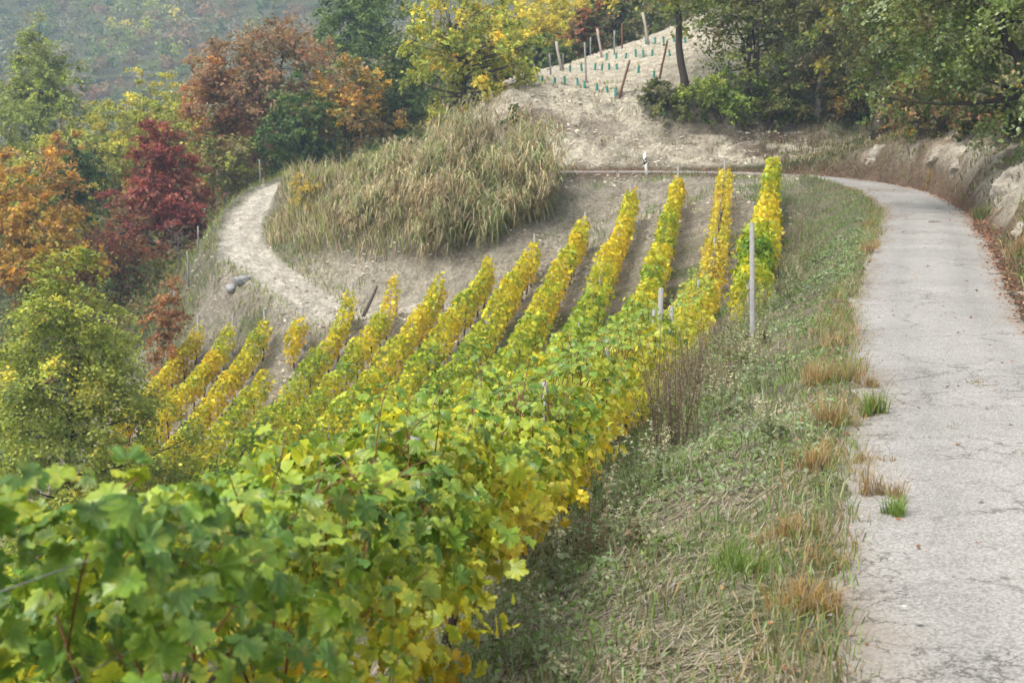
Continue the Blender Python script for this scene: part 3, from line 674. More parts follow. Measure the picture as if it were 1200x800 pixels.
# ------------------------------------------------------------------ trees
def tree(name, label, category, bx_, by_, top, bottom, rx, pal, nclump=70, twigs=8, lpt=12, leaf=.16, tr=.14, shape='round', bark=None, seed=1, ry=None, lean=(0, 0), group=None,
         flat=.75, droop=.2, spray=1.0, limbs=None, stems=1, trans=M_LEAF, bare=False):
    r_ = np.random.default_rng(seed); ry = ry or rx
    bz = float(H(np.array([bx_]), np.array([by_]))[0]) - .12
    if category in ('bush', 'shrub'): bottom = min(bottom, bz + .15)
    root = empty(name, (bx_, by_, bz), label, category, group); org = np.array([bx_, by_, bz])
    c = np.array([bx_ + lean[0], by_ + lean[1], (top + bottom) / 2]); rz = (top - bottom) / 2
    d = norm(r_.normal(0, 1, (nclump, 3))); rad = r_.random(nclump) ** .45
    lob = 1 + .38 * (vnoise(d[:, 0] * 2.2 + 50, d[:, 2] * 2.2 + d[:, 1] * 1.7 + 50, seed) - .5) * 2
    q = d * (rad * lob)[:, None]; hh = np.clip((q[:, 2] + 1) / 2, 0, 1)
    sx = {'round': np.ones(nclump), 'cone': 1.25 - .95 * hh, 'tall': 1.15 - .55 * hh, 'vase': .45 + .8 * hh}[shape]
    P = c + q * np.stack([rx * sx, ry * sx, np.full(nclump, rz)], 1)
    cr = 1.25 * (rx * ry * rz) ** (1 / 3) / nclump ** (1 / 3) * spray
    # wood
    g = Geo(); gb = Geo()
    tops = []
    for s in range(stems):
        off = np.array([r_.normal(0, .25), r_.normal(0, .25), 0]) * (stems > 1)
        e = c + np.array([r_.normal(0, .12) * rx, r_.normal(0, .12) * ry, rz * r_.uniform(.15, .5)]) + off * (3 if stems > 1 else 1)
        a = org + off; T_ = bezier(a, a * .45 + e * .55 + np.array([r_.normal(0, .06) * abs(e[2] - a[2]), r_.normal(0, .06) * abs(e[2] - a[2]), 0]), e, 12)
        T_[1:-1, :2] += r_.normal(0, .012 * abs(e[2] - a[2]), (10, 2)); rr = tr / math.sqrt(stems) * np.linspace(1.0, .28, 12); rr[0] *= 1.45
        g.add(*tube(T_, rr, 8)); tops.append((T_, rr))
    for k in range(min(limbs or 34, nclump)):
        T_, rr = tops[k % stems]; i = int(np.clip(np.searchsorted(T_[:, 2], P[k, 2] - .35 * np.linalg.norm(P[k, :2] - c[:2])), 3, 11))
        a = T_[i]; m = (a + P[k]) / 2 + np.array([0, 0, -.04 + .12 * r_.normal()]) * np.linalg.norm(P[k] - a)
        gb.add(*tube(bezier(a, m, P[k], 6), np.linspace(rr[i] * .55, .012, 6), 4))
        for j in range(2):
            e = P[k] + norm(r_.normal(0, 1, 3)) * cr * .9; b0 = bezier(a, m, P[k], 6)[4]
            gb.add(*tube(bezier(b0, (b0 + e) / 2 + r_.normal(0, .05, 3), e, 4), np.linspace(.014, .006, 4), 4, False))
    link('trunk', g.mesh('trunk', bark or M_BARK, True, org), root); link('branches', gb.mesh('branches', bark or M_BARK, True, org), root)
    if bare: return root
    # leaf sprays
    n = nclump * twigs; kc = np.repeat(np.arange(nclump), twigs); o_ = norm(P[kc] - c)
    td = norm(o_ * .55 + r_.normal(0, .75, (n, 3)) + [0, 0, .05]); td[:, 2] *= flat
    tl = cr * r_.uniform(.6, 1.5, n)
    lpt = int(lpt * 1.02); N_ = n * lpt; kt = np.repeat(np.arange(n), lpt); t = r_.random(N_) ** .8
    pos = P[kc[kt]] + td[kt] * (t * tl[kt])[:, None] - np.array([0, 0, 1]) * (droop * tl[kt] * t * t)[:, None] + r_.normal(0, .10 * cr, (N_, 3))
    cols, wts = np.array([p_[0] for p_ in pal]), np.array([p_[1] for p_ in pal], float); wts /= wts.sum()
    a_ = r_.choice(len(cols), nclump, p=wts); b_ = r_.choice(len(cols), n, p=wts); c_ = r_.choice(len(cols), N_, p=wts)
    cc = (cols[a_][kc[kt]] * .4 + cols[b_][kt] * .35 + cols[c_] * .25) * 1.6 * r_.uniform(.72, 1.25, (nclump, 1))[kc[kt]] * r_.uniform(.75, 1.25, (N_, 1))
    nn = o_[kt] * .5 + [0, 0, .75] + r_.normal(0, .6, (N_, 3)); dd = td[kt] + r_.normal(0, .6, (N_, 3)) + [0, 0, -.4]
    V_, F_, C_ = leaf_geo(LEAF4, pos - org, leaf * 1.5 * r_.uniform(.7, 1.35, N_), nn, dd, cc)
    link('crown', mesh_np('crown', V_, F_, trans, C_), root)
    return root
def tpx(px, ptop, pbot, wpx, Y):
    wpx *= 1.12
    a, b = at(px, ptop, Y), at(px, pbot, Y)
    return dict(bx_=float(a[0]), by_=float(Y), top=float(a[2]), bottom=float(b[2]), rx=wpx / 2 * Y / FPX)

G_DK, G_MD, G_LT, G_OL = lin(.035, .065, .02), lin(.075, .125, .03), lin(.16, .21, .04), lin(.13, .13, .045)
LIME, YEL, GOLD, ORG, RUST, CRIM, RED, BRN, SILV, GRY = lin(.30, .33, .05), lin(.50, .40, .05), lin(.52, .31, .035), lin(.37, .18, .045), lin(.24, .11, .055), lin(.165, .04, .04), lin(.25, .065, .052), lin(.20, .125, .065), lin(.36, .40, .28), lin(.20, .19, .13)
GRP_L = 'autumn trees in the valley'; GRP_R = 'trees above the lane'; GRP_B = 'trees behind the young vineyard'

tree('locust_tree', 'feathery yellow-green locust tree at the lower edge of the vineyard', 'tree', **tpx(72, 312, 625, 262, 45), pal=[(G_LT, 4), (LIME, 3), (G_MD, 1.6), (G_OL, 1.2), (YEL, .7)], nclump=290, twigs=9, lpt=15, leaf=.085, tr=.13, shape='cone', seed=3, flat=.45, droop=.5, group=GRP_L, spray=1.15)
tree('maple_tree', 'dark red round-topped tree beside the dirt track', 'tree', **tpx(190, 138, 318, 128, 85), pal=[(CRIM, 4), (RED, 2.6), (RUST, 1.4), (BRN, .5)], nclump=150, twigs=8, lpt=13, leaf=.15, tr=.14, shape='cone', seed=5, flat=.6, group=GRP_L)
tree('maple_tree', 'golden orange tree at the left edge, in front of the yellow wood', 'tree', **tpx(25, 190, 365, 140, 76), pal=[(GOLD, 2.4), (ORG, 1.2), (YEL, .6), (RUST, 1.5), (G_OL, 2.4), (BRN, 1.5)], nclump=140, twigs=8, lpt=12, leaf=.15, tr=.15, seed=6, group=GRP_L)
tree('oak_tree', 'big russet brown tree with bare twigs showing, above the dirt track', 'tree', **tpx(318, 24, 195, 178, 106), pal=[(BRN, 4), (RUST, 2.4), (ORG, .6), (G_OL, 2.2), (GRY, 1)], nclump=190, twigs=9, lpt=11, leaf=.18, tr=.22, seed=8, group=GRP_L, limbs=60)
tree('oak_tree', 'rusty red-topped tree on the left shoulder of the russet brown one', 'tree', **tpx(258, 62, 200, 80, 104), pal=[(RUST, 3), (ORG, 2), (RED, 1), (G_OL, 1.5)], nclump=110, twigs=8, lpt=10, leaf=.17, tr=.15, seed=9, group=GRP_L)
tree('hazel_bush', 'deep green bushy tree beneath the russet brown one', 'tree', **tpx(352, 100, 200, 95, 96), pal=[(G_DK, 3), (G_MD, 3), (G_LT, .8)], nclump=100, twigs=8, lpt=11, leaf=.16, tr=.12, seed=10, stems=3, group=GRP_L)
tree('hazel_bush', 'yellowish green slim trees where the dirt track leaves the wood', 'tree', **tpx(262, 150, 235, 75, 95), pal=[(G_OL, 3), (LIME, 1.2), (BRN, 2), (G_MD, 1.5)], nclump=80, twigs=7, lpt=9, leaf=.15, tr=.12, seed=11, stems=4, group=GRP_L, bark=M_BARK_PALE)
tree('maple_tree', 'bright orange-leaved tree behind the cane thicket', 'tree', **tpx(412, 70, 175, 88, 97), pal=[(ORG, 2), (GOLD, 2), (G_MD, 2), (BRN, 1.5), (G_OL, 1.5)], nclump=90, twigs=7, lpt=10, leaf=.17, tr=.13, seed=12, group=GRP_L)
tree('ash_tree', 'tall hazy green tree behind the orange-leaved one', 'tree', **tpx(425, -40, 130, 130, 124), pal=[(G_MD, 3), (G_LT, 1.5), (G_DK, 1.2)], nclump=170, twigs=8, lpt=11, leaf=.2, tr=.2, shape='tall', seed=13, group=GRP_L)
tree('ash_tree', 'green tree filling the gap between the tall hazy one and the dark-limbed one', 'tree', **tpx(462, 40, 175, 75, 100), pal=[(G_DK, 2), (G_MD, 3), (G_OL, 1)], nclump=100, twigs=8, lpt=10, leaf=.17, tr=.15, seed=14, group=GRP_L)
tree('walnut_tree', 'yellow-green spreading tree with dark forked limbs above the canes', 'tree', **tpx(545, -25, 140, 145, 80), pal=[(LIME, 3), (G_LT, 3), (GOLD, 1.0), (YEL, 1), (G_MD, 1.5)], nclump=130, twigs=8, lpt=10, leaf=.15, tr=.24, seed=15, group=GRP_L, limbs=70, spray=.9)
tree('poplar_tree', 'tall pale green poplar rising at the upper left', 'tree', **tpx(42, 30, 190, 125, 132), pal=[(G_LT, 3), (G_OL, 2), (LIME, 1.5)], nclump=180, twigs=8, lpt=11, leaf=.2, tr=.2, shape='cone', seed=16, group=GRP_L)
for i, (px, t, b, w, Y, lb) in enumerate([(25, 165, 290, 130, 100, 'yellow-green rounded tree below the tall pale poplar'), (112, 118, 250, 130, 112, 'pale yellow tree between the poplar and the red tree'),
                                          (178, 92, 215, 105, 118, 'yellow tree standing behind the dark red tree'), (215, 110, 215, 80, 112, 'lime green tree tucked between the yellow one and the rusty one')]):
    tree('locust_tree', lb, 'tree', **tpx(px, t, b, w, Y), pal=[(LIME, 3), (YEL, 2 if i in (1, 2) else .8), (G_OL, 2), (G_LT, 2 if i != 2 else .8)], nclump=150, twigs=8, lpt=11, leaf=.16, tr=.16, seed=20 + i, flat=.5, group=GRP_L)
tree('hazel_bush', 'small dark green tree in front of the pale yellow wood', 'tree', **tpx(88, 168, 262, 62, 92), pal=[(G_DK, 3), (G_MD, 2)], nclump=60, twigs=8, lpt=10, leaf=.15, tr=.1, seed=25, group=GRP_L)
tree('maple_tree', 'small orange tree low in the yellow wood', 'tree', **tpx(70, 160, 230, 42, 96), pal=[(ORG, 2), (RUST, 2), (GOLD, 1)], nclump=40, twigs=7, lpt=9, leaf=.15, tr=.08, seed=26, group=GRP_L)
tree('sumac_shrub', 'reddish brown shrub at the foot of the dark red tree', 'shrub', **tpx(125, 240, 330, 85, 80), pal=[(RUST, 3), (BRN, 2), (G_DK, 1), (CRIM, 1)], nclump=70, twigs=8, lpt=10, leaf=.13, tr=.06, stems=4, seed=27)
tree('sumac_shrub', 'orange-brown feathery shrub by the fence posts', 'shrub', **tpx(193, 318, 398, 42, 62), pal=[(RUST, 3), (ORG, 1.5), (BRN, 2)], nclump=45, twigs=8, lpt=10, leaf=.09, tr=.04, stems=3, seed=28)
tree('bare_sapling', 'thin leafless sapling in front of the dark red tree', 'tree', **tpx(206, 255, 305, 34, 74), pal=[(BRN, 1)], nclump=16, tr=.05, seed=29, bare=True, bark=M_BARK_PALE)
# beyond the young vineyard
for i, (px, t, b, w, Y, pal, lb) in enumerate([(612, -30, 85, 90, 118, [(YEL, 4), (LIME, 2)], 'bright yellow tree behind the post line of the young vineyard'), (660, -25, 60, 75, 128, [(YEL, 2), (LIME, 3), (GOLD, 1)], 'lime yellow tree beside the bright yellow one'),
                                               (640, 40, 100, 60, 106, [(G_MD, 3), (G_OL, 2)], 'green shrubby tree under the bright yellow one'), (688, 10, 78, 42, 108, [(RED, 1.4), (RUST, 2), (G_MD, 3)], 'small red-tinted tree behind the young vineyard'),
                                               (722, -30, 58, 62, 112, [(G_MD, 3), (BRN, 2), (G_OL, 2)], 'brownish green tree behind the rusty stake'), (590, 60, 150, 40, 88, [(ORG, 1), (G_OL, 3), (G_LT, 2)], 'small orange and green tree at the end of the pale bank'),
                                               (765, -50, 40, 90, 122, [(G_MD, 3), (G_LT, 2), (RUST, 1)], 'mixed green tree rising over the crest of the young vineyard')]):
    tree('field_maple', lb, 'tree', **tpx(px, t, b, w, Y), pal=pal, nclump=90, twigs=8, lpt=10, leaf=.17, tr=.13, seed=40 + i, group=GRP_B)
# above the lane
tree('locust_tree', 'tree with a bare dark trunk standing on top of the pale bank', 'tree', **tpx(808, -150, 22, 190, 77), pal=[(LIME, 2), (G_LT, 3), (GOLD, .7), (G_OL, 2)], nclump=100, twigs=8, lpt=11, leaf=.14, tr=.23, seed=50, group=GRP_R)
tree('locust_tree', 'many-stemmed olive tree beside the bare dark trunk', 'tree', **tpx(885, -120, 140, 140, 76), pal=[(G_OL, 3), (G_LT, 2), (BRN, 1.0), (G_MD, 2)], nclump=130, twigs=8, lpt=9, leaf=.13, tr=.26, seed=51, stems=5, shape='vase', group=GRP_R, limbs=60)
tree('field_maple', 'pale grey trunked tree on the grassy bank at the bend', 'tree', **tpx(965, -110, 110, 130, 75), pal=[(G_OL, 3), (GRY, 2), (G_LT, 1.5), (BRN, 1)], nclump=130, twigs=8, lpt=9, leaf=.13, tr=.19, seed=52, bark=M_BARK_PALE, group=GRP_R, limbs=50)
tree('oak_tree', 'tree with a thick dark trunk low on the bank over the bend', 'tree', **tpx(1040, -90, 120, 120, 69), pal=[(G_MD, 2), (G_OL, 3), (BRN, 1), (G_LT, 1.2), (YEL, .5)], nclump=130, twigs=8, lpt=10, leaf=.13, tr=.34, seed=53, group=GRP_R)
tree('poplar_tree', 'large green and silvery tree leaning over the lane on the right', 'tree', **tpx(1262, -190, 150, 330, 48), pal=[(G_MD, 3), (G_LT, 2), (SILV, .7), (G_DK, 2), (G_OL, 3), (BRN, .5)], nclump=260, twigs=9, lpt=14, leaf=.105, tr=.26, seed=54, group=GRP_R, lean=(-2.4, 0), droop=.5)
tree('oak_tree', 'green tree high on the right behind the leaning one', 'tree', **tpx(1085, -150, 70, 170, 78), pal=[(G_DK, 2), (G_MD, 2), (G_OL, 3), (BRN, 1)], nclump=130, twigs=8, lpt=10, leaf=.16, tr=.2, seed=55, group=GRP_R)
tree('oak_tree', 'dim green tree closing the view behind the olive one', 'tree', **tpx(930, -130, 60, 190, 98), pal=[(G_MD, 3), (G_OL, 3), (BRN, 1)], nclump=130, twigs=8, lpt=10, leaf=.2, tr=.2, seed=56, group=GRP_R)
for i, (px, t, b, w, Y, pal, lb) in enumerate([(782, 98, 140, 74, 76.5, [(G_DK, 2), (G_OL, 3)], 'low olive bush at the foot of the bare dark trunk'), (850, 78, 150, 95, 75.5, [(G_LT, 3), (LIME, 1), (G_MD, 2)], 'yellow-green bush right of the bare dark trunk'),
                                               (915, 90, 150, 70, 76, [(G_OL, 3), (G_MD, 2), (RUST, .5)], 'olive bush between the yellow-green one and the grey trunk'), (1005, 78, 145, 62, 73, [(BRN, 2), (G_OL, 2), (GOLD, .6), (G_DK, 2)], 'brownish bush between the grey trunk and the thick dark one'),
                                               (1085, 80, 165, 74, 62, [(ORG, .8), (BRN, 2), (G_OL, 2), (G_DK, 1)], 'orange-tinged bush right of the thick dark trunk'), (1142, 120, 160, 46, 50, [(RED, .8), (BRN, 2), (G_DK, 3), (G_OL, 2)], 'small bush with red leaves on the right-hand bank'),
                                               (1195, 90, 165, 60, 46, [(G_DK, 3), (G_OL, 2), (ORG, .6)], 'dark bush at the right edge above the pale rocks')]):
    tree('hazel_bush', lb, 'bush', **tpx(px, t, b, w, float(hit(px, b)[1]) + .4), pal=pal, nclump=70, twigs=8, lpt=11, leaf=.11, tr=.06, stems=4, seed=70 + i, group='bushes on the bank above the lane')
tree('broom_bush', 'bright yellow bush on the mound beside the dirt track', 'bush', **tpx(368, 204, 258, 62, 72.5), pal=[(lin(.42, .31, .05), 3), (YEL * .7, 1), (G_OL, 1)], nclump=60, twigs=8, lpt=11, leaf=.06, tr=.04, stems=3, seed=80)
tree('broom_bush', 'dark green bush at the left end of the pale bank', 'bush', **tpx(601, 122, 160, 26, 75), pal=[(G_DK, 3), (G_MD, 1)], nclump=24, twigs=8, lpt=11, leaf=.10, tr=.04, stems=3, seed=81)

# ------------------------------------------------------------------ grasses, weeds, canes
def blades(P, h, w, lean, cols, r_=rng):
    """upright tapering blades, two quads each"""
    n = len(P); a = r_.uniform(0, 2 * math.pi, n); side = np.stack([np.cos(a), np.sin(a), np.zeros(n)], 1)
    b = r_.uniform(0, 2 * math.pi, n); ld = np.stack([np.cos(b), np.sin(b), np.zeros(n)], 1) * (lean * h)[:, None]
    up = np.array([0, 0, 1.0]); hw = (w / 2)[:, None]
    m = P + ld * .3 + up * (h * .58)[:, None]; t = P + ld + up * (h * np.clip(1 - .5 * lean ** 2, .15, 1))[:, None]
    V = np.stack([P - side * hw, P + side * hw, m - side * hw * .75, m + side * hw * .75, t - side * hw * .15, t + side * hw * .15], 1)
    F = np.array([[0, 1, 3, 2], [2, 3, 5, 4]])[None] + (np.arange(n) * 6)[:, None, None]
    c = np.repeat(cols[:, None, :], 6, 1)
    return V.reshape(-1, 3), F.reshape(-1, 4), c.reshape(-1, 3)
def pick(cols, w, n, r_=rng, jit=.25):
    w = np.array(w, float); i = r_.choice(len(cols), n, p=w / w.sum()); return np.array(cols)[i] * r_.uniform(1 - jit, 1 + jit, (n, 1))
STRW, STRW2, GRN, GRN2, GREY, FOX = lin(.42, .36, .23), lin(.32, .26, .17), lin(.15, .23, .055), lin(.22, .31, .075), lin(.28, .33, .20), lin(.37, .23, .09)

# bank between the lane and the vines
def bank_points(n, y0, y1, pw, d0=.0, d1=4.4):
    y = y0 + (y1 - y0) * rng.random(n) ** pw; i = np.clip(np.searchsorted(ROAD[:262, 1], y), 1, 261)
    off = ROAD_W / 2 + d0 + (d1 - d0) * rng.random(n)
    p = ROAD[i, :2] - _N[i] * off[:, None] + rng.normal(0, .1, (n, 2)); return p[:, 0], p[:, 1], off - ROAD_W / 2
x, y, off = bank_points(60000, 5.2, 64.5, 1.6)
ok = x > row_x(0, y) - .2; x, y, off = x[ok], y[ok], off[ok]
pn = fbm(x * .9, y * .9, 91); pg = fbm(x * .45, y * .45, 92); ok = rng.random(len(x)) < .25 + 1.1 * sstep(.35, .62, pn); x, y, off, pn, pg = x[ok], y[ok], off[ok], pn[ok], pg[ok]
n = len(x); z = H(x, y); green = sstep(.28, .50, pg + .12 * rng.normal(0, 1, n) + .10 * sstep(9, 14, y)) * .9
dryc = pick([STRW * .8, STRW2, GREY, FOX], [2.5, 2.5, 2, .5], n); grnc = pick([GRN, GRN2, GREY, lin(.17, .23, .10)], [2, 1.5, 1.5, 2], n); isg = rng.random(n) < green
cols = np.where(isg[:, None], grnc, dryc); h = rng.uniform(.04, .17, n) * (.6 + 1.0 * pn) * (1 + .7 * sstep(1.8, 3.6, off))
link('grass', mesh_np('grass', *blades(np.stack([x, y, z - .01], 1), h, rng.uniform(.005, .011, n) * (1 + y / 35), rng.uniform(.2, 1.0, n), np.zeros((n, 3)))[:2], M_GRASS, np.repeat(cols, 6, 0)),
     kind='stuff', label='short grass, dry and green, on the bank beside the lane', category='grass')
# mown straw lying on the bank
x, y, off = bank_points(9000, 5.2, 16, 1.4, .3, 3.0); n = len(x); z = H(x, y) + rng.uniform(.005, .035, n); a = rng.normal(.6, .8, n); L_ = rng.uniform(.05, .22, n); w_ = rng.uniform(.0012, .0028, n) * (1 + y / 20)
dx, dy = np.cos(a) * L_, np.sin(a) * L_; z2 = H(x + dx, y + dy) + rng.uniform(.005, .05, n); ox, oy = -np.sin(a) * w_, np.cos(a) * w_
V = np.stack([np.stack([x - ox, y - oy, z], 1), np.stack([x + ox, y + oy, z], 1), np.stack([x + dx + ox, y + dy + oy, z2], 1), np.stack([x + dx - ox, y + dy - oy, z2], 1)], 1).reshape(-1, 3)
link('straw', mesh_np('straw', V, np.arange(4 * n).reshape(-1, 4), M_DRY, np.repeat(pick([STRW * .9, STRW2, lin(.36, .32, .25)], [2, 1.5, 2], n), 4, 0)), kind='stuff', label='mown straw lying on the bank', category='straw')

# low leafy ground cover and the ragged fringe at the edge of the asphalt
x, y, off = bank_points(60000, 6, 46, 1.35, .2, 4.2); ok = (x > row_x(0, y) - .1) & (rng.random(len(x)) < sstep(.46, .60, fbm(x * .55, y * .55, 93) + .06 * sstep(9, 13, y) - .10 * sstep(9, 6.5, y))); x, y = x[ok], y[ok]; n = len(x)
V_, F_, C_ = leaf_geo(LEAF4, np.stack([x, y, H(x, y) + rng.uniform(.01, .09, n)], 1), rng.uniform(.02, .05, n) * (1 + y / 40), rng.normal(0, .6, (n, 3)) + [0, 0, 1], rng.normal(0, 1, (n, 3)) + [0, 0, .4], pick([lin(.24, .32, .16), lin(.18, .28, .085), lin(.30, .35, .22), GRN], [3, 2, 2, 1], n))
link('ground_cover', mesh_np('ground_cover', V_, F_, M_GRASS, C_), kind='stuff', label='low sage-green leafy ground cover on the bank', category='ground cover')
x, y, off = bank_points(15000, 5.5, 60, 1.5, -.28, .55); n = len(x); pn = fbm(y * .8, y * 0, 94); ok = rng.random(n) < sstep(.3, .6, pn); x, y, pn = x[ok], y[ok], pn[ok]; n = len(x)
V_, F_, C_ = blades(np.stack([x, y, H(x, y) - .01], 1), rng.uniform(.05, .22, n) * (.5 + pn), rng.uniform(.004, .009, n) * (1 + y / 35), rng.uniform(.2, 1.0, n), pick([FOX, STRW2, STRW * .85, GRN, GRN2], [2, 2, 2, 2, 1], n))
link('grass', mesh_np('grass', V_, F_, M_GRASS, C_), kind='stuff', label='ragged grass fringe along the left edge of the asphalt', category='grass')

# grass on the clay, the right-hand bank, the mound and the left field
def area_grass(name, label, n, region, hmin, hmax, width, cols, wts, thr=.45, sc_n=.6, lean=(.2, .8), seed=95):
    x0, x1, y0, y1, test = region; x = rng.uniform(x0, x1, n); y = rng.uniform(y0, y1, n)
    ok = test(x, y) & (rng.random(n) < sstep(thr - .1, thr + .12, fbm(x * sc_n, y * sc_n, seed))); x, y = x[ok], y[ok]; k = len(x)
    c = pick(cols, wts, k); tint = fbm(x * .5, y * .5, seed + 1); c = c * (.7 + .6 * tint)[:, None]
    V_, F_, C_ = blades(np.stack([x, y, H(x, y) - .02], 1), rng.uniform(hmin, hmax, k), np.full(k, width) * rng.uniform(.7, 1.4, k), rng.uniform(*lean, k), c)
    link(name, mesh_np(name, V_, F_, M_GRASS, C_), kind='stuff', label=label, category='grass')
road_d = lambda x, y: line_dist(ROAD, x, y)[0]
track_d = lambda x, y: line_dist(TRACK, x, y)[0]
area_grass('grass', 'tangled brown grass on the cutting along the outer side of the bend', 72000, (9, 26, 22, 80, lambda x, y: (road_d(x, y) > ROAD_W / 2 + .25) & ((road_d(x, y) < 9) | (y > 68)) & ((road_d(x, y) > ROAD_W / 2 + 2.1) | (y < 37) | (y > 63) | (fbm(x * .8, y * .8, 23) > .6)) & ((y < 70) | (x > 12.5))), .12, .45, .035, [STRW2, GRN, G_OL, STRW, BRN], [3, 1.6, 2, 1, 1.5], .36, lean=(.4, 1.2))
area_grass('grass', 'sparse weeds on the soil between the vine rows', 26000, (-16, 11, 26, 62, lambda x, y: (row_x(0, y) - x > -3.4) & (row_x(0, y) - x < 27)), .06, .2, .03, [GRN, GRN2, STRW2], [3, 2, 1], .50)
area_grass('grass', 'dry grass tufts on the pale bank behind the far lane', 9000, (-3, 16, 71, 80, lambda x, y: y > 70.9), .12, .4, .03, [STRW2, GRN, G_OL, STRW], [3, 1, 2, 1], .60, 1.1)
area_grass('grass', 'rough grass beside the dirt track', 26000, (-22, -6, 60, 92, lambda x, y: (np.abs(track_d(x, y)) > 1.25) & (x < -6.5)), .12, .55, .035, [STRW, GRN2, GRN, STRW2, LIME], [2, 2.5, 2, 2, 1.5], .37, .5)
area_grass('grass', 'thin grass along the edge of the slope under the far lane', 7000, (-2, 15, 60, 68, lambda x, y: (road_d(x, y) < -ROAD_W / 2 - .1)), .1, .4, .03, [STRW2, GRN, GRN2, GREY], [2, 2, 1, 2], .52, .8)

# long dry grass on the mound left of the canes
n = 19000; x = rng.uniform(-13, -3.5, n); y = rng.uniform(63.5, 82, n)
ok = (track_d(x, y) > 1.15) & (np.hypot((x + 7) * .85, (y - 70) * .45) < 4.6 + 1.5 * fbm(x, y, 97)) & (road_d(x, y) < -1.2) & (H(x, y) > -2.6 + 1.2 * (fbm(x, y, 96) - .5)); x, y = x[ok], y[ok]; n = len(x)
V_, F_, C_ = blades(np.stack([x, y, H(x, y) - .05], 1), rng.uniform(.35, 1.2, n) * (.5 + fbm(x * .8, y * .8, 98)), rng.uniform(.025, .05, n), rng.uniform(.2, .9, n), pick([STRW * 1.45, STRW2 * 1.3, G_OL * 1.4, GRN2 * 1.2, BRN], [3.5, 2, 1.6, 1.6, .7], n))
link('dry_grass', mesh_np('dry_grass', V_, F_, M_GRASS, C_), kind='stuff', label='tall dry grass covering the mound beside the dirt track', category='grass')

# cane thicket
root = empty('cane_thicket', (-1.5, 65.5, ground_grad(-1.5, 65.5)), 'dense thicket of tall straw-coloured giant canes on the mound above the vines', 'cane thicket'); org = np.array(root.location)
st, lf, pl = Geo(), [], Geo(); n = 0
cane_h = lambda q: float(np.interp(q, [-9, -6.5, -4, -1.8, .5, 2.4], [.9, 1.4, 2.3, 3.3, 2.8, 1.8]))
clumps = []
while len(clumps) < 95:
    cx = rng.uniform(-8.6, 1.6); yf = np.interp(cx, [-8.8, -6, -2.3, 0, 2.3], [67.8, 65.2, 63.1, 63.3, 64.9]); yb = np.interp(cx, [-8.8, -3, 2.3], [70.5, 68.3, 67.2])
    if rng.random() > np.interp(cx, [-9, -5, -3], [.35, .7, 1]): continue
    cy = yf + (yb - yf) * rng.random()
    if ground_grad(cx, cy) < -2.2: continue
    clumps.append((cx, cy, 1 - (cy - yf) / (yb - yf), rng.uniform(.55, 1.2), rng.uniform(.25, 1.15), rng.normal(0, .12), rng.uniform(.75, 1.25)))
for ci, (cx, cy, front, ch, cdry, clean, cbr) in enumerate(clumps):
  for k_ in range(int(rng.integers(12, 24))):
    a = rng.uniform(0, 6.28); rr = .38 * math.sqrt(rng.random()); x, y = cx + rr * math.cos(a), cy + rr * math.sin(a); n += 1
    hgt = cane_h(x) * ch * rng.uniform(.65, 1.15)
    b = np.array([x, y, ground_grad(x, y) - .05]); lean = np.array([math.cos(a) * .2 + clean + rng.normal(.03, .13), math.sin(a) * .2 + rng.normal(-.08, .13) - .3 * front ** 3, 0]) * hgt
    hgt *= 1 - .2 * front; e = b + lean + [0, 0, hgt]; m = b + lean * .2 + [0, 0, hgt * .65]; Pc = bezier(b, m, e, 6)
    dry = rng.random() < cdry - .3 * (x > .6); sc_c = cbr * (pick([lin(.52, .43, .26), lin(.40, .31, .18)], [1, 1], 1)[0] if dry else lin(.27, .29, .13))
    st.add(*tube(Pc, np.linspace(.015, .006, 6), 4, False), sc_c)
    k = 14; t = np.linspace(.2, 1, k); pos = bezier(b, m, e, 41)[(t * 40).astype(int)]; ang = rng.uniform(0, 6.28, k)
    lf.append((pos, ang, rng.uniform(.4, 1.05, k) * (.6 + .17 * hgt), np.full(k, dry), np.full(k, cbr)))
    if rng.random() < .16:
        for j in range(16):
            q = e + np.array([rng.normal(0, .04), rng.normal(0, .04), rng.uniform(-.05, .35)]); pl.add(*tube(np.array([q, q + [rng.normal(0, .06), rng.normal(0, .06), .14]]), [.012, .003], 4, False), lin(.46, .38, .26))
pos = np.vstack([a[0] for a in lf]); ang = np.concatenate([a[1] for a in lf]); ln = np.concatenate([a[2] for a in lf]); dr = np.concatenate([a[3] for a in lf]); br = np.concatenate([a[4] for a in lf]); n = len(pos)
od = np.stack([np.cos(ang), np.sin(ang), np.zeros(n)], 1); sd = np.stack([-np.sin(ang), np.cos(ang), np.zeros(n)], 1) * (.015 + .014 * rng.random((n, 1))); up = np.array([0, 0, 1.0])
p1 = pos + od * (ln * .45)[:, None] + up * (ln * .30)[:, None]; p2 = pos + od * (ln * .85)[:, None] + up * (ln * rng.uniform(-.65, .2, n))[:, None]
V = np.stack([pos - sd * .5, pos + sd * .5, p1 - sd, p1 + sd, p2 - sd * .15, p2 + sd * .15], 1).reshape(-1, 3); F = (np.array([[0, 1, 3, 2], [2, 3, 5, 4]])[None] + (np.arange(n) * 6)[:, None, None]).reshape(-1, 4)
cc = np.where(dr[:, None], pick([lin(.54, .46, .29), lin(.40, .33, .18), lin(.33, .29, .15), lin(.30, .21, .12)], [3, 2, 1.5, 2], n), pick([lin(.30, .36, .15), lin(.40, .42, .23), lin(.22, .28, .11)], [2, 2, 1], n))
link('cane_stems', st.mesh('cane_stems', M_STALK, False, org), root, kind='stuff'); link('cane_leaves', mesh_np('cane_leaves', V - org, F, M_GRASS, np.repeat(cc * br[:, None], 6, 0)), root, kind='stuff'); link('plumes', pl.mesh('plumes', M_STALK, False, org), root, kind='stuff')

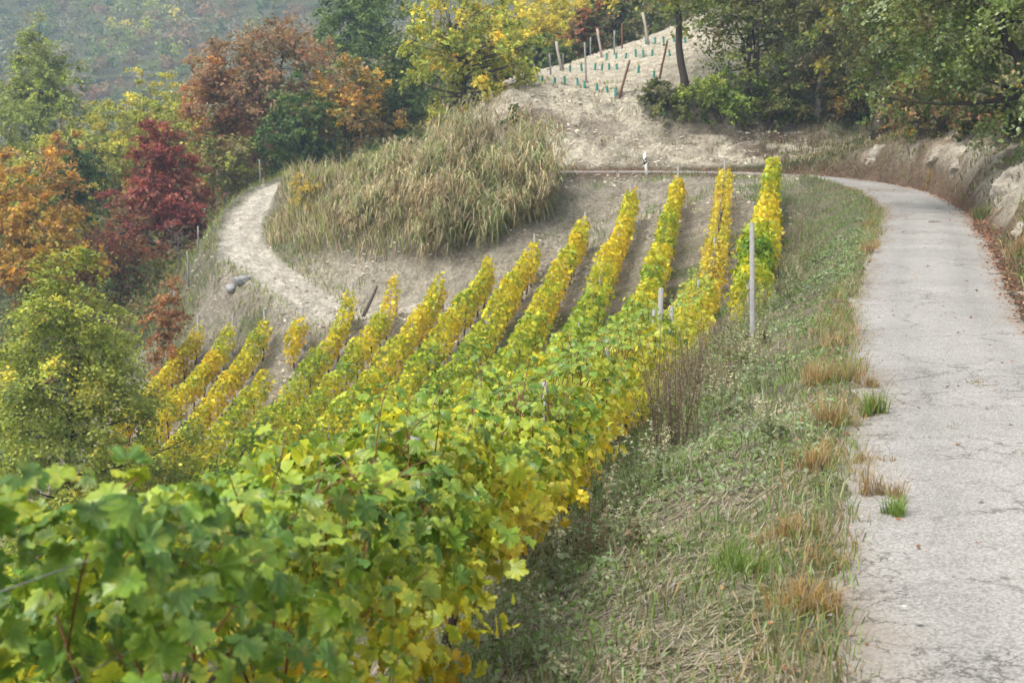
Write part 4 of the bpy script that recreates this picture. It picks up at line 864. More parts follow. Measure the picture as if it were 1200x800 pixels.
# undergrowth: low bushes nobody could count, under the trees on both sides
def shrub_cloud(name, label, centres, radii, pal, lpb, leaf):
    k = len(centres); N_ = k * lpb; i = np.repeat(np.arange(k), lpb); d = norm(rng.normal(0, 1, (N_, 3))); d[:, 2] = np.abs(d[:, 2])
    pos = centres[i] + d * (radii[i] * rng.random(N_) ** .4 * (.75 + .5 * rng.random(N_)))[:, None] * [1, 1, .85]
    cols = np.array([p_[0] for p_ in pal]); w = np.array([p_[1] for p_ in pal], float); w /= w.sum()
    c = (cols[rng.choice(len(cols), k, p=w)][i] * .65 + cols[rng.choice(len(cols), N_, p=w)] * .35) * 1.35 * rng.uniform(.7, 1.3, (N_, 1))
    V_, F_, C_ = leaf_geo(LEAF4, pos, leaf * rng.uniform(.6, 1.4, N_), d + [0, 0, .5] + rng.normal(0, .5, (N_, 3)), rng.normal(0, 1, (N_, 3)) + [0, 0, -.4], c)
    link(name, mesh_np(name, V_, F_, M_LEAF, C_), kind='stuff', label=label, category='undergrowth')
n = 420; x = rng.uniform(-48, -14.5, n); y = rng.uniform(50, 112, n); ok = (np.abs(track_d(x, y)) > 2.6) & (x < -15.5 + .0 * y) & ((row_x(0, y) - x) > 28.5); x, y = x[ok], y[ok]
shrub_cloud('undergrowth', 'mixed undergrowth below the autumn trees on the valley side', np.stack([x, y, H(x, y)], 1), rng.uniform(.6, 1.7, len(x)), [(G_DK, 3), (G_OL, 3), (BRN, 2), (RUST, 1), (G_MD, 3), (LIME, .6)], 130, .2)
n = 420; x = rng.uniform(12, 42, n); y = rng.uniform(35, 105, n); ok = ((road_d(x, y) > ROAD_W / 2 + 2.7) | ((y > 76) & (x > 13))) & ~((y > 70) & (x < 13.5)); x, y = x[ok], y[ok]
shrub_cloud('undergrowth', 'dark undergrowth beneath the trees above the lane', np.stack([x, y, H(x, y)], 1), rng.uniform(.5, 1.5, len(x)), [(G_DK, 4), (G_OL, 3), (BRN, 2), (G_MD, 2), (RUST, .5)], 130, .17)
n = 70; x = rng.uniform(-16, 0, n); y = rng.uniform(79, 120, n); ok = (np.abs(track_d(x, y)) > 2.4); x, y = x[ok], y[ok]
shrub_cloud('undergrowth', 'bushes on the ridge behind the cane thicket', np.stack([x, y, H(x, y)], 1), rng.uniform(.6, 1.6, len(x)), [(G_DK, 2), (G_OL, 3), (BRN, 2), (G_MD, 3), (ORG, .5)], 170, .17)

# far woods across the valley: one mass
fx, fy = [], []
for k in range(14000):
    y = 108 + 560 * rng.random() ** .8; x = rng.uniform(-.46, .30) * y
    if x > -.03 * y and y < 135: continue
    fx.append(x); fy.append(y)
fx, fy = np.array(fx), np.array(fy); order = np.argsort(fy); keep = []; cell = {}
for i in order:
    s = 4.0 + fy[i] * .006; key = (int(fx[i] // s), int(fy[i] // s))
    if key in cell: continue
    cell[key] = 1; keep.append(i)
fx, fy = fx[keep], fy[keep]; fz = H(fx, fy); px, py, _ = project(np.stack([fx, fy, fz + 6], 1)); ok = (px > -120) & (px < 1320) & ((px < 520) | (fy < 190)); fx, fy, fz = fx[ok], fy[ok], fz[ok]
wg = Geo(); wt_ = Geo(); pal = np.array([G_MD, G_OL, G_LT, BRN, RUST, LIME, GRY, ORG, YEL]); pw = np.array([4, 3, 1.6, 3, 1.0, 1.0, 2, .15, .25]); pw /= pw.sum()
for x, y, z in zip(fx, fy, fz):
    nl = int(np.interp(y, [108, 180, 300, 500], [260, 170, 100, 80])); R_ = rng.uniform(2.0, 3.4) * (1 + y * .0012); Hh = rng.uniform(5.5, 10); lsz = float(np.interp(y, [108, 180, 300, 500], [.55, .7, 1.1, 1.35]))
    nb = 9; bc = norm(rng.normal(0, 1, (nb, 3))) * rng.uniform(.35, .8, (nb, 1)); i = rng.integers(nb, size=nl)
    d = bc[i] + rng.normal(0, .24, (nl, 3)); pos = np.array([x, y, z + Hh * .6]) + d * [R_, R_, Hh * .46]
    c0 = pal[rng.choice(len(pal), p=pw)]; cc = 1.4 * (c0 * .85 + pal[rng.choice(len(pal), nb, p=pw)][i] * .15) * rng.uniform(.8, 1.2, (nb, 1))[i] * rng.uniform(.92, 1.08, (nl, 1))
    wg.add(*leaf_geo(LEAF4, pos, lsz * rng.uniform(.6, 1.4, nl), d + [0, -.2, .6] + rng.normal(0, .5, (nl, 3)), rng.normal(0, 1, (nl, 3)), cc))
    if y < 240: wt_.add(*tube(np.array([[x, y, z - .3], [x, y, z + Hh * .6]]), [.16, .08], 4, False))
wood = link('forest', wg.mesh('forest', M_LEAF), kind='stuff', label='far mixed autumn woods covering the hillside across the valley', category='forest')
link('trunks', wt_.mesh('trunks', M_BARK), wood, kind='stuff')

# ------------------------------------------------------------------ single tufts and weeds one can point at
def tuft(name, label, category, p, n, h, spread, cols, wts, lean=(.15, 1.0), width=.005, group=None, seed=0):
    r_ = np.random.default_rng(seed); a = r_.uniform(0, 6.28, n); kc = r_.integers(5, size=n); ca, cr_ = r_.uniform(0, 6.28, 5), spread * r_.uniform(0, .9, 5); r = spread * .55 * np.sqrt(r_.random(n)) * r_.uniform(.5, 1.2, 5)[kc]; x = p[0] + cr_[kc] * np.cos(ca[kc]) + r * np.cos(a); y = p[1] + (cr_[kc] * np.sin(ca[kc]) * 1.3 + r * np.sin(a)) * .9; hk = r_.uniform(.5, 1.15, 5)[kc]
    gz_ = H(x, y); on = np.abs(road_d(x, y)) < ROAD_W / 2 - .05; gz_ = np.where(on, p[2] + .10, gz_) if p[2] > -9 else gz_
    V_, F_, C_ = blades(np.stack([x, y, gz_ - .01], 1) - p, h * r_.uniform(.4, 1.15, n) * hk, np.full(n, width) * r_.uniform(.7, 1.4, n), r_.uniform(*lean, n), pick(cols, wts, n, r_), r_)
    return link(name, mesh_np(name, V_, F_, M_GRASS, C_), None, tuple(p), label=label, category=category, group=group)
FXT, GRT = [FOX, STRW, lin(.42, .27, .09), STRW2], [GRN2, GRN, lin(.16, .25, .045)]
EDGE = 'dry tufts along the edge of the lane'; ONR = 'tufts growing in the asphalt'
for i, (px, py, n, h, s, c, w, lb, g) in enumerate([
    (950, 715, 420, .26, .24, FXT, [3, 2, 3, 1], 'large orange-brown dry tuft nearest the camera at the lane edge', EDGE), (928, 632, 300, .22, .18, FXT, [3, 2, 2, 2], 'foxy brown tuft just beyond the bright green grass clump', EDGE),
    (972, 660, 180, .22, .15, FXT + [GRN], [2, 2, 1, 1, 3], 'greenish tuft between the two largest brown ones at the lane edge', EDGE), (958, 552, 260, .25, .22, FXT, [3, 2, 2, 2], 'brown tuft at the lane edge left of the dry plant in the asphalt', EDGE),
    (968, 500, 300, .30, .28, FXT + [GRN2], [2, 2, 2, 1, 1.5], 'wide straw-brown tuft at the lane edge opposite the green tuft on the asphalt', EDGE), (972, 448, 320, .36, .30, FXT + [GRN2], [3, 2, 2, 1, .8], 'tall rusty tuft on the lane edge below the patch of pale gravel', EDGE),
    (976, 408, 220, .32, .24, FXT + [GREY], [2, 2, 2, 1, 1], 'smaller rusty tuft just beyond the tall rusty one', EDGE), (1020, 296, 200, .34, .32, FXT, [2, 2, 2, 1], 'round dry tuft on the inside of the bend', EDGE), (1012, 268, 160, .35, .35, FXT + [GRN], [2, 2, 1, 1, 2], 'farthest tuft on the inside of the bend, half green', EDGE),
    (862, 668, 420, .30, .22, GRT, [3, 2, 3], 'bright green grass clump on the mown bank', None), (905, 782, 120, .10, .12, GRT, [2, 2, 3], 'small leafy green plant at the bottom near the lane', None),
    (1018, 462, 110, .12, .10, FXT, [2, 2, 1, 2], 'low dry tuft in the asphalt beyond the green one', ONR), (1022, 498, 190, .24, .12, GRT + [FOX], [3, 3, 2, 1.5], 'green tuft growing in the asphalt near the left edge', ONR),
    (1025, 556, 120, .10, .12, FXT, [2, 2, 1, 3], 'flat brown tuft in the asphalt short of the green one', ONR), (1030, 598, 150, .26, .12, [FOX, STRW2, STRW], [2, 2, 1], 'upright dry brown plant in the asphalt', ONR), (1042, 620, 150, .20, .09, GRT, [2, 3, 2], 'green sprig at the foot of the upright dry plant', ONR),
    (1145, 463, 150, .10, .13, FXT + [G_OL], [1, 2, 1, 2, 1], 'flat straw tuft in the middle of the lane', ONR), (1133, 489, 50, .05, .08, FXT, [1, 2, 1, 2], 'tiny straw wisp in the middle of the lane', ONR), (1113, 516, 70, .07, .10, [STRW2, G_OL, GRN], [2, 2, 1], 'thin dark tuft along a crack of the lane', ONR),
    (1195, 552, 80, .08, .10, FXT, [1, 2, 1, 1], 'small dry tuft at the right side of the lane', ONR), (1090, 266, 170, .10, .22, [STRW2, BRN, LITTER], [2, 2, 2], 'patch of dead grass lying on the lane in the bend', ONR),
    (1192, 300, 420, .55, .42, FXT, [3, 2, 2, 2], 'big fox-brown grass clump at the foot of the right-hand bank', None), (1090, 216, 200, .5, .3, FXT, [3, 2, 2, 1], 'fox-brown grass clump under the pale rocks at the bend', None), (1150, 258, 240, .5, .4, [G_OL, GRN, STRW2], [2, 2, 1], 'green weeds between the lane and the pale rock', None)]):
    if g == EDGE: h, s, n = h * 1.05, s * 1.2, int(n * 1.3)
    if g == ONR: h, s, n = h * 1.35, s * 1.35, int(n * 1.4)
    tuft('grass_tuft', lb, 'grass tuft', hit(px, py), n, h, s, c, w, group=g, seed=300 + i, width=.0042 + .00022 * hit(px, py)[1])

def weed(name, label, p, nst, h, spread, leafc, topc, seed, lsize=.05, fluff=.6, group=None, stemc=lin(.2, .19, .1), leaves=14, stemr=.0035):
    r_ = np.random.default_rng(seed); root = empty(name, p, label, 'weed', group) if label else None
    gs, lc, ln_, ld_, ls_, cc = Geo(), [], [], [], [], []
    for k in range(nst):
        a = r_.uniform(0, 6.28); b = np.array([math.cos(a), math.sin(a), 0]) * spread * .5 * r_.random(); hh = h * r_.uniform(.65, 1.1)
        e = b + np.array([r_.normal(0, .16) * hh, r_.normal(0, .16) * hh, hh]); P_ = bezier(b, b * .6 + e * .4 + [0, 0, .12 * hh], e, 6); gs.add(*tube(P_, np.linspace(stemr, stemr * .45, 6), 4, False), stemc)
        for t in np.linspace(.15, 1, leaves):
            q = bezier(b, b * .6 + e * .4 + [0, 0, .12 * hh], e, 31)[int(t * 30)]; a2 = r_.uniform(0, 6.28); o_ = np.array([math.cos(a2), math.sin(a2), .5]); top_ = t > fluff
            for j in range(4 if top_ else 1):
                s = lsize * (.45 if top_ else 1.0) * r_.uniform(.6, 1.3); o2 = o_ + r_.normal(0, .7, 3) * top_
                lc.append(q + norm(o2) * (s * .5 + top_ * r_.random() * .05 * h)); ld_.append(o2); ln_.append(r_.normal(0, .6, 3) + [0, 0, 1]); ls_.append(s); cc.append((topc if top_ else leafc) * r_.uniform(.7, 1.25))
    V_, F_, C_ = leaf_geo(LEAF4, np.array(lc), np.array(ls_), np.array(ln_), np.array(ld_), np.array(cc))
    if root is None: return gs, (V_, F_, C_)
    link('stems', gs.mesh('stems', M_STALK), root); link('leaves', mesh_np('leaves', V_, F_, M_GRASS, C_), root, kind='stuff')
PALE, SAGE = lin(.46, .45, .29), lin(.22, .27, .14)
WG = 'pale seeding weeds on the bank'
for i, (px, py, nst, h, s, lb) in enumerate([(888, 460, 12, .75, .6, 'pale fluffy weed beside the foot of the tall end post'), (850, 492, 10, .6, .5, 'pale fluffy weed between the end post and the dead brown stalks'), (770, 575, 12, .62, .5, 'cream-flowered weed against the vines at the bottom of the bank'),
                                             (655, 690, 9, .62, .4, 'grey-green weed leaning on the front vine row low on the bank'), (662, 812, 6, .2, .2, 'short cream weed at the bottom edge of the picture'), (905, 520, 12, .42, .6, 'low sage-green weed patch in the middle of the bank'), (928, 345, 12, .8, .8, 'light green weed right behind the end post')]):
    weed('fleabane_weed', lb, hit(px, py), nst, h, s, SAGE, PALE, 500 + i, .07, .62, WG)
DS = 'dead stalks below the bank'
for i, (px, py, nst, h, lb) in enumerate([(790, 525, 36, 1.3, 'tall dead brown stalks standing in front of the front vine row'), (828, 468, 13, 1.2, 'dead brown stalks just left of the end post'), (935, 300, 20, 1.5, 'tan dry stalks on the bank beside the short vine row'), (765, 500, 9, 1.1, 'sparse dead stalks leaning into the green vines')]):
    weed('dead_stalks', lb, hit(px, py), nst, h, .7, lin(.17, .13, .09), lin(.27, .20, .14), 520 + i, .05, .45, DS, lin(.15, .105, .075), 18, .005)
# the rest of the weeds at the foot of the bank
ws, wl_ = Geo(), Geo(); k = 0
for i in range(800):
    yy = 7 + 40 * rng.random() ** 1.1; dr_ = ROAD_W / 2 + rng.uniform(1.3, 3.8); j = int(np.searchsorted(ROAD[:230, 1], yy)); p2 = ROAD[j, :2] - _N[j] * dr_
    if p2[0] < row_x(-1 if yy > 34 else 0, yy) - .05 or fbm(p2[0] * .5, p2[1] * .5, 99) < .47: continue
    p = np.array([*p2, ground_grad(*p2)]); dry = rng.random() < .25; k += 1
    gs, lv = weed('', None, p, 4, rng.uniform(.25, .85) * (.8 + .3 * float(sstep(1.8, 3, dr_ - 1.4))), .35, lin(.2, .15, .09) if dry else pick([SAGE, GRN2, GRN], [3, 2, 2], 1)[0], lin(.3, .24, .15) if dry else PALE * .8, 600 + i, .06, .75 if rng.random() < .7 else .5, None, leaves=12)
    for V_, F_, C_ in zip(gs.V, gs.F, gs.C): pass
    ws.add(np.concatenate(gs.V) + p, np.concatenate(gs.F), np.concatenate(gs.C)); wl_.add(lv[0] + p, lv[1], lv[2])
wd = link('weeds', wl_.mesh('weeds', M_GRASS), kind='stuff', label='mixed green and seeding weeds along the foot of the bank', category='weeds'); link('weed_stems', ws.mesh('weed_stems', M_STALK), wd, kind='stuff')

# fallen leaves
n = 7000; i = rng.integers(40, 330, n); off = np.where(rng.random(n) < .75, ROAD_W / 2 + np.abs(rng.normal(0, .35, n)) - .15, rng.uniform(-1.3, 1.3, n) * (rng.random(n) < .12) + 9 * 0)
off = np.where(off == 0, -ROAD_W / 2 - np.abs(rng.normal(.1, .3, n)), off); p2 = ROAD[i, :2] + _N[i] * off[:, None] + rng.normal(0, .15, (n, 2)); dd = np.abs(road_d(p2[:, 0], p2[:, 1])); z = np.where(dd < ROAD_W / 2 - .1, ROAD[i, 2] + .043 - .05 * (off / 1.4) ** 2, H(p2[:, 0], p2[:, 1]) + .03)
LC = [lin(.28, .12, .06), lin(.36, .19, .10), lin(.22, .11, .07), lin(.42, .30, .18)]
V_, F_, C_ = leaf_geo(LEAF4, np.column_stack([p2, z]), rng.uniform(.035, .06, n) * (1 + ROAD[i, 1] / 55), np.array([0, 0, 1]) + rng.normal(0, .3, (n, 3)), rng.normal(0, 1, (n, 3)), pick(LC, [3, 2, 2, 1], n))
link('fallen_leaves', mesh_np('fallen_leaves', V_, F_, M_DRY, C_), kind='stuff', label='brown fallen leaves along the edges of the lane', category='leaves')
n = 9000; x = rng.uniform(-12, 11, n); y = rng.uniform(30, 62, n); rn = (row_x(0, y) - x) / 2; ok = (rn > -1.6) & (rn < 12.5) & (np.abs(rn - np.round(rn)) < .33); x, y = x[ok], y[ok]; n = len(x)
V_, F_, C_ = leaf_geo(LEAF4, np.stack([x, y, H(x, y) + .03], 1), rng.uniform(.08, .14, n), np.array([0, 0, 1]) + rng.normal(0, .3, (n, 3)), rng.normal(0, 1, (n, 3)), pick([V_YELLOW * .8, V_GOLD * .8, LC[1], LC[0]], [2, 2, 3, 2], n))
link('fallen_leaves', mesh_np('fallen_leaves', V_, F_, M_DRY, C_), kind='stuff', label='yellow and brown vine leaves fallen between the rows', category='leaves')
# grit and small stones on the lane
n = 1500; i = rng.integers(40, 330, n); off = rng.uniform(-1.5, 1.5, n); p2 = ROAD[i, :2] + _N[i] * off[:, None]
S_ = rng.uniform(.008, .03, n) * rng.uniform(.5, 1, n); O8 = np.array([[1, 0, 0], [0, 1, 0], [-1, 0, 0], [0, -1, 0], [0, 0, .7]]); V_ = (O8[None] * (S_[:, None, None] * rng.uniform(.6, 1.3, (n, 5, 1)))) + np.column_stack([p2, ROAD[i, 2] + .03])[:, None, :]
F_ = np.array([[0, 1, 4], [1, 2, 4], [2, 3, 4], [3, 0, 4]])[None] + (np.arange(n) * 5)[:, None, None]
link('gravel', mesh_np('gravel', V_.reshape(-1, 3), F_.reshape(-1, 3), M_STALK, np.repeat(pick([lin(.36, .34, .31), lin(.16, .14, .12), lin(.27, .25, .22)], [2, 1, 2], n), 5, 0)), kind='stuff', label='loose grit scattered over the lane', category='gravel')

# broken marl: flat chips on the cutting, clods on the slope under it and beside the track
def chips(name, label, n, x0, x1, y0, y1, test, s0, s1, cols, wts):
    x = rng.uniform(x0, x1, n); y = rng.uniform(y0, y1, n); ok = test(x, y); x, y = x[ok], y[ok]; n = len(x); z = H(x, y)
    Q = np.array([[-1, -.7, -.3], [1, -.8, -.3], [.9, .8, -.3], [-.8, .9, -.3], [-.7, -.5, .35], [.7, -.6, .4], [.6, .6, .35], [-.6, .7, .4]])
    s = rng.uniform(s0, s1, n) * rng.uniform(.5, 1, n); r = rng.uniform(0, 6.28, n); V = Q[None] * rng.uniform(.7, 1.3, (n, 8, 3)) * s[:, None, None] * [1, .8, .6]
    cx, sx = np.cos(r)[:, None], np.sin(r)[:, None]; V = np.stack([V[..., 0] * cx - V[..., 1] * sx, V[..., 0] * sx + V[..., 1] * cx, V[..., 2] + rng.normal(0, .3, (n, 1)) * V[..., 0]], -1) + np.stack([x, y, z], 1)[:, None, :]
    F = np.array([[4, 5, 6, 7], [0, 1, 5, 4], [1, 2, 6, 5], [2, 3, 7, 6], [3, 0, 4, 7]])[None] + (np.arange(n) * 8)[:, None, None]
    link(name, mesh_np(name, V.reshape(-1, 3), F.reshape(-1, 4), M_STALK, np.repeat(pick(cols, wts, n, jit=.3), 8, 0)), kind='stuff', label=label, category='stones')
chips('rubble', 'flat broken marl chips on the pale bank behind the far lane', 15000, -2.5, 15, 71, 92, lambda x, y: (rng.random(len(x)) < np.where(y < 79, .95, .3) * sstep(.38, .6, fbm(x * .7, y * .9, 111))) & ((y < 79) | (x < 13)), .03, .13, [CLAY, CLAY * .8, CLAY * 1.12, SOIL], [3, 2, 2, 1])
chips('rubble', 'pale clods on the slope below the far lane', 9000, -14, 14, 44, 67.6, lambda x, y: (row_x(0, y) - x > -3) & (row_x(0, y) - x < 26) & (road_d(x, y) < -ROAD_W / 2 - .2) & (rng.random(len(x)) < (.25 + .75 * sstep(54, 60, y)) * sstep(.35, .62, fbm(x * .8, y * .8, 112))), .03, .14, [CLAY * .8, SOIL, CLAY, SOIL * .8], [3, 2, 1.5, 1])
chips('rubble', 'pale stones on and beside the dirt track', 2200, -17, -5, 61, 86, lambda x, y: (np.abs(track_d(x, y)) < 3.2) & (rng.random(len(x)) < sstep(.4, .65, fbm(x * .9, y * .9, 113))), .03, .11, [CLAY, CLAY * 1.1, SOIL], [3, 2, 2])

# ------------------------------------------------------------------ rocks, posts, marker, tubes, sacks
def rock(label, p, r, seed, group=None, category='rock'):
    r_ = np.random.default_rng(seed); me = bpy.data.meshes.new('rock'); import bmesh
    bm = bmesh.new(); bmesh.ops.create_icosphere(bm, subdivisions=4, radius=1)
    cuts = norm(r_.normal(0, 1, (18, 3))); cd = r_.uniform(.62, .92, 18)
    for v in bm.verts:
        c = np.array(v.co)
        for n_, d_ in zip(cuts, cd):
            k = c @ n_ - d_
            if k > 0: c = c - n_ * k
        c = c * (1 + .28 * (fbm(c[0] * 3.5 + 9, c[1] * 3.5 + c[2] * 5 + 9, seed) - .5)); c = c + .035 * np.sign(np.sin(c[2] * 13 + 2 * c[0] + 3 * fbm(c[0] * 2 + 5, c[1] * 2 + 5, 3))) * norm(np.array([c[0], c[1], 0]))
        v.co = c * r
    bm.to_mesh(me); bm.free(); me.materials.append(M_ROCK); me.polygons.foreach_set('use_smooth', np.zeros(len(me.polygons), bool))
    o = link('rock', me, None, tuple(p), label=label, category=category, group=group); o.rotation_euler = (r_.normal(0, .15), r_.normal(0, .15), r_.uniform(0, 6)); return o
RG = 'pale rocks in the cutting of the bend'
for i, (px, py, r, lb) in enumerate([(1182, 228, (1.0, .8, .95), 'largest pale limestone face at the right edge above the lane'), (1152, 215, (.5, .5, .4), 'pale rock left of the largest limestone face'), (1120, 205, (.8, .6, .6), 'broad pale rock over the green weeds at the bend'), (1095, 196, (.8, .6, .6), 'pale rock behind the fox-brown clump at the bend'),
                                     (1070, 197, (.6, .5, .5), 'small pale rock at the middle of the bend'), (1023, 188, (.7, .5, .7), 'greyish rock below the thick dark trunk'), (1198, 270, (.45, .4, .4), 'low rock at the right edge by the big brown clump'), (1192, 345, (.5, .35, .08), 'flat stone slab at the right edge of the lane'), (1172, 195, (.6, .5, .45), 'pale rock up on the bank under the dark bush'), (1165, 240, (.55, .5, .5), 'low pale rock just left of the largest limestone face'), (1135, 222, (.5, .45, .45), 'cracked pale rock under the broad one at the bend'), (1108, 208, (.5, .4, .4), 'pale rock between the broad one and the fox-brown clump'), (1195, 205, (.7, .6, .6), 'high pale rock over the largest limestone face')]):
    p = hit(px, py); k = (1.0 if i in (7, 6) else 1.25); rock(lb, p + ([.62, .4, -.1] if i not in (6, 7) else [.2, .1, -.05]), tuple(q * k for q in r), 700 + i, RG)

def pole(name, label, category, px0, pt, px1, pb, mat, r, group, Y=None, sides=8):
    """a stake whose foot stands on the ground at px1, pb and whose head shows at px0, pt"""
    b = hit(px1, pb) if Y is None else np.array([at(px1, pb, Y)[0], Y, ground_grad(at(px1, pb, Y)[0], Y)]); t = at(px0, pt, b[1])
    g = Geo(); v = t - b; P_ = np.array([-.08 * v / np.linalg.norm(v) * 3, v * .33, v * .66, v]); P_[1:3] += rng.normal(0, .012, (2, 3)); g.add(*tube(P_, np.array([1.08, 1.02, 1, .94]) * r, sides))
    return link(name, g.mesh(name, mat, True), None, tuple(b), label=label, category=category, group=group)
YG = 'posts of the young vineyard'
for px0, pt, px1, pb, m, r, lb in [(601, 62, 606, 94, M_WOODPOST, .07, 'pale leaning wooden post at the left end of the young vineyard'), (608, 64, 608, 96, M_RUST, .04, 'thin brown stake beside the leftmost pale leaning post'), (619, 70, 619, 92, M_STEEL, .04, 'short grey post third from the left end of the young vineyard'),
                                   (626, 75, 626, 91, M_STEEL, .035, 'lowest thin grey post of the young vineyard'), (644, 63, 645, 88, M_STEEL, .045, 'grey post left of the forked pale post'), (652, 49, 658, 83, M_WOODPOST, .085, 'thick pale leaning post in the middle of the post line'), (660, 63, 660, 83, M_STEEL, .04, 'grey post touching the thick pale leaning post'),
                                   (685, 50, 687, 98, M_CONCRETE, .05, 'tall grey post standing forward among the green tubes'), (692, 44, 692, 66, M_STEEL, .04, 'grey post between the tall forward one and the crooked pale one'), (700, 34, 705, 67, M_WOODPOST, .075, 'crooked pale post near the crest of the young vineyard'),
                                   (720, 36, 720, 64, M_STEEL, .045, 'grey post right of the crooked pale post'), (729, 28, 729, 57, M_RUST, .05, 'rust-brown post close to the crest'), (753, 15, 760, 53, M_WOODPOST, .085, 'tall pale leaning post highest on the crest'), (767, 17, 767, 38, M_STEEL, .045, 'rightmost grey post on the crest'),
                                   (738, 71, 726, 114, M_RUST, .06, 'leaning rusty stake at the front edge of the young vineyard'), (782, 48, 773, 93, M_RUST, .06, 'leaning rusty stake near the bare dark trunk')]:
    pole('vineyard_post', lb, 'post', px0, pt, px1, pb, m, r, YG)
FG = 'fence posts beside the dirt track'
for px0, pt, px1, pb, lb in [(192, 368, 192, 400, 'grey fence post at the lower end, beside the locust tree'), (204, 338, 205, 368, 'fence post by the orange-brown shrub'), (219, 294, 221, 338, 'tall fence post halfway along the dirt track'), (232, 265, 232, 296, 'fence post by the bare sapling'), (240, 243, 240, 272, 'fence post below the dark red tree'),
                             (274, 204, 275, 226, 'fence post left of the small white rag'), (304, 187, 305, 216, 'fence post right of the small white rag')]:
    pole('fence_post', lb, 'post', px0, pt, px1, pb, M_STEEL, .04, FG)

# white road marker with a black band
p = hit(758, 206); p[2] = ground_grad(p[0], p[1]); root = empty('road_marker', p, 'white roadside marker post with a slanted black band at the far lane', 'marker post', rot=(0, -.14, 0))
M_WHITE = rough_material('white_plastic', (.8, .8, .78), .1, 20, 60, .001, .5); M_BLACK = rough_material('black_band', (.02, .02, .022), .2, 20, 60, .001, .5); M_TEAL = rough_material('teal_plastic', (.05, .27, .215), .25, 12, 40, .002, .5)
def prism(z0, z1, r=1.0, slant=0.0):
    o = [(-.06, -.045), (.06, -.045), (.065, .0), (.035, .05), (-.035, .05), (-.065, .0)]; V_ = [[x * r, y * r, z0 + (slant * x)] for x, y in o] + [[x * r, y * r, z1 + slant * x] for x, y in o]
    return np.array(V_), np.array([[i, (i + 1) % 6, 6 + (i + 1) % 6, 6 + i] for i in range(6)] + [[6, 7, 8, 9], [6, 9, 10, 11], [0, 3, 2, 1], [0, 5, 4, 3]])
for nm, z0, z1, r, m, sl in (('post_body', -.25, 1.02, 1.0, M_WHITE, 0), ('black_band', .52, .78, 1.04, M_BLACK, .9), ('reflector', .60, .70, 1.0, M_WHITE, 0)):
    g = Geo(); V_, F_ = prism(z0, z1, r, sl)
    if nm == 'reflector': V_ = V_ * [.35, .2, 1] + [0, -.042, 0]
    if nm == 'post_body': V_[6:, 2] += V_[6:, 0] * .9
    g.add(V_, F_); link(nm, g.mesh(nm, m), root)

# grow tubes of the young vines, each with its own little vine
TG = 'teal grow tubes of the young vines'
def tube_mesh(seed):
    r_ = np.random.default_rng(seed); g = Geo(); h = r_.uniform(.34, .48); a = np.arange(8) * math.pi / 4
    for r, fl in ((.065, 1), (.058, -1)):
        V_ = np.array([[r * math.cos(t), r * math.sin(t), z] for z in (0, h) for t in a]); F_ = np.array([[i, (i + 1) % 8, 8 + (i + 1) % 8, 8 + i][::fl] for i in range(8)]); g.add(V_, F_)
    return g.mesh('grow_tube', M_TEAL, True), h
TM = [tube_mesh(i) for i in range(5)]
rows_t = [[(608, 92), (622, 94), (636, 96), (650, 97), (662, 99), (677, 101), (685, 103), (699, 106), (712, 109), (721, 112)], [(668, 83), (682, 83), (697, 82), (705, 82), (714, 81), (723, 82), (735, 83), (748, 86), (766, 90)],
          [(711, 70), (722, 69), (733, 68), (745, 67), (754, 66), (764, 65), (785, 66)], [(757, 52), (768, 51), (778, 50), (790, 49), (797, 48)], [(800, 70), (803, 50)]]
rn_ = ['front', 'second', 'third', 'fourth', 'topmost']; ordw = ['first', 'second', 'third', 'fourth', 'fifth', 'sixth', 'seventh', 'eighth', 'ninth', 'tenth']
for ri, rw in enumerate(rows_t):
    for ci, (px, py) in enumerate(rw):
        p = hit(px, py + 1); m, h = TM[(ri * 3 + ci) % 5]
        o = empty('grow_tube', p - [0, 0, .03], f'{ordw[ci]} teal grow tube from the left in the {rn_[ri]} row of the young vineyard', 'grow tube', TG, (random.uniform(-.12, .12), random.uniform(-.12, .12), 0))
        link('sleeve', m, o); k = 9; pos = np.array([0, 0, h]) + rng.normal(0, 1, (k, 3)) * [.07, .07, .10] + [0, 0, .08]
        V_, F_, C_ = leaf_geo(LEAF4, pos, rng.uniform(.09, .15, k), rng.normal(0, .5, (k, 3)) + [0, 0, 1], rng.normal(0, 1, (k, 3)), pick([YEL, GRN2, GOLD], [2, 2, 1], k)); link('young_leaves', mesh_np('young_leaves', V_, F_, M_LEAF, C_), o, kind='stuff')

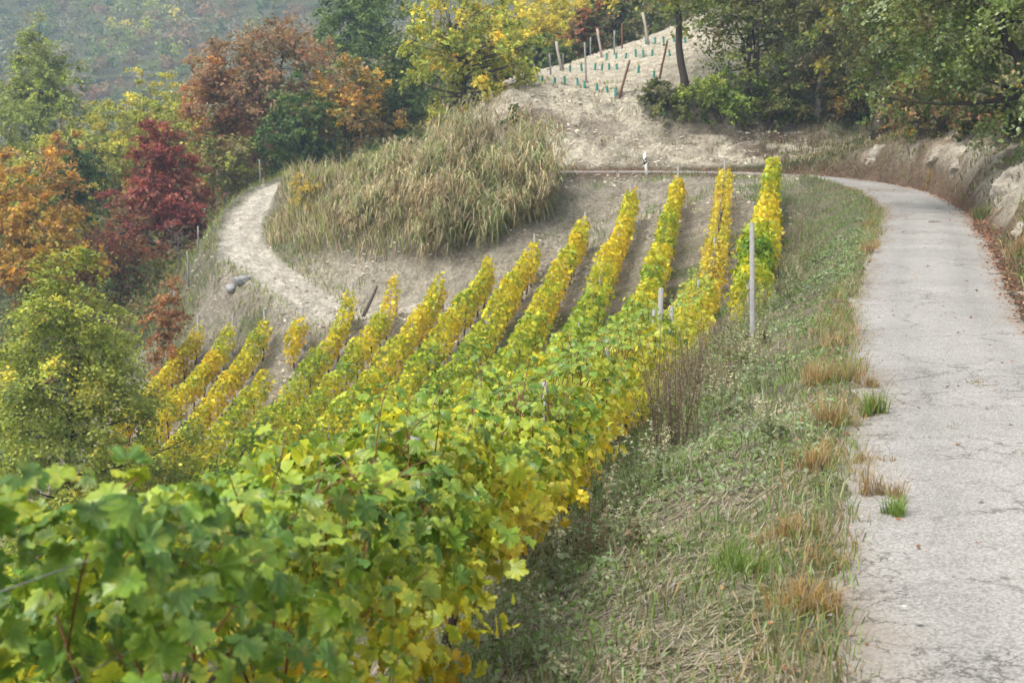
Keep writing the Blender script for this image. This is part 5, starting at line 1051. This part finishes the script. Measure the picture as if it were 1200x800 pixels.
# grey sacks dumped by the track, a white rag, a pale stone and a fallen branch
M_SACK = rough_material('grey_sack', (.34, .34, .345), .4, 6, 22, .04, .6)
def sack(name, label, p, size, seed, rz, mat):
    import bmesh
    p = p + np.array([0, .55, 0]); p[2] = ground_grad(p[0], p[1]) - .02
    r_ = np.random.default_rng(seed); bm = bmesh.new(); bmesh.ops.create_uvsphere(bm, u_segments=20, v_segments=12, radius=1)
    for v in bm.verts:
        c = np.array(v.co); k = 1 + .35 * (fbm(c[0] * 2.5 + 20, c[1] * 2.5 + c[2] * 3 + 20, seed) - .5) + .12 * math.sin(c[0] * 13 + c[2] * 6); k += .5 * (fbm(c[0] * 6 + 30, c[1] * 5 + c[2] * 5 + 30, seed + 5) - .5); c = np.sign(c) * np.abs(c) ** .7 * k; c[2] += .2 * math.sin(c[0] * 4 + seed); v.co = c * size
    me = bpy.data.meshes.new(name); bm.to_mesh(me); bm.free(); me.materials.append(mat); me.polygons.foreach_set('use_smooth', np.ones(len(me.polygons), bool))
    o = link(name, me, None, tuple(p + [0, 0, size[2] * -.25]), label=label, category='sack' if name == 'sack' else 'rag', group=None); o.rotation_euler = (r_.normal(0, .1), .1, rz)
sack('sack', 'upper crumpled grey sack lying beside the dirt track', hit(284, 340), np.array([.55, .26, .2]), 1, .9, M_SACK); sack('sack', 'lower crumpled grey sack lying beside the dirt track', hit(270, 356), np.array([.42, .24, .18]), 2, 1.4, M_SACK)
sack('rag', 'small white rag hanging low on the fence at the wood edge', hit(298, 214), np.array([.16, .08, .3]), 3, .2, M_WHITE)
rock('single pale stone on the clay below the dirt track', hit(333, 368), (.18, .15, .12), 740); 
b = hit(425, 372); t = at(442, 335, b[1] + .6); g = Geo(); g.add(*tube(bezier(np.zeros(3), (t - b) / 2 + [.1, 0, .1], t - b, 7), np.linspace(.09, .05, 7), 7 if False else 8)); link('fallen_branch', g.mesh('fallen_branch', M_BARK, True), None, tuple(b), label='dark bare branch leaning on the clay bank below the canes', category='branch')

# ------------------------------------------------------------------ haze in the valley air
M_HAZE = bpy.data.materials.new('haze'); M_HAZE.use_nodes = True; nt = M_HAZE.node_tree; nt.nodes.clear(); out = nt.nodes.new('ShaderNodeOutputMaterial')
pv = nt.nodes.new('ShaderNodeVolumePrincipled'); pv.inputs['Color'].default_value = (.58, .76, 1.0, 1); pv.inputs['Density'].default_value = .00055; pv.inputs['Anisotropy'].default_value = .0
nt.links.new(pv.outputs[0], out.inputs['Volume'])
g = Geo(); x0, x1, y0, y1, z0, z1 = -560, 640, -20, 810, float(gz.min()) - 2, float(gz.max()) + 25
g.add([[x, y, z] for z in (z0, z1) for x, y in ((x0, y0), (x1, y0), (x1, y1), (x0, y1))], [[3, 2, 1, 0], [4, 5, 6, 7], [0, 1, 5, 4], [1, 2, 6, 5], [2, 3, 7, 6], [3, 0, 4, 7]])
link('haze', g.mesh('haze', M_HAZE), kind='stuff', label='thin bluish haze filling the valley air', category='haze')
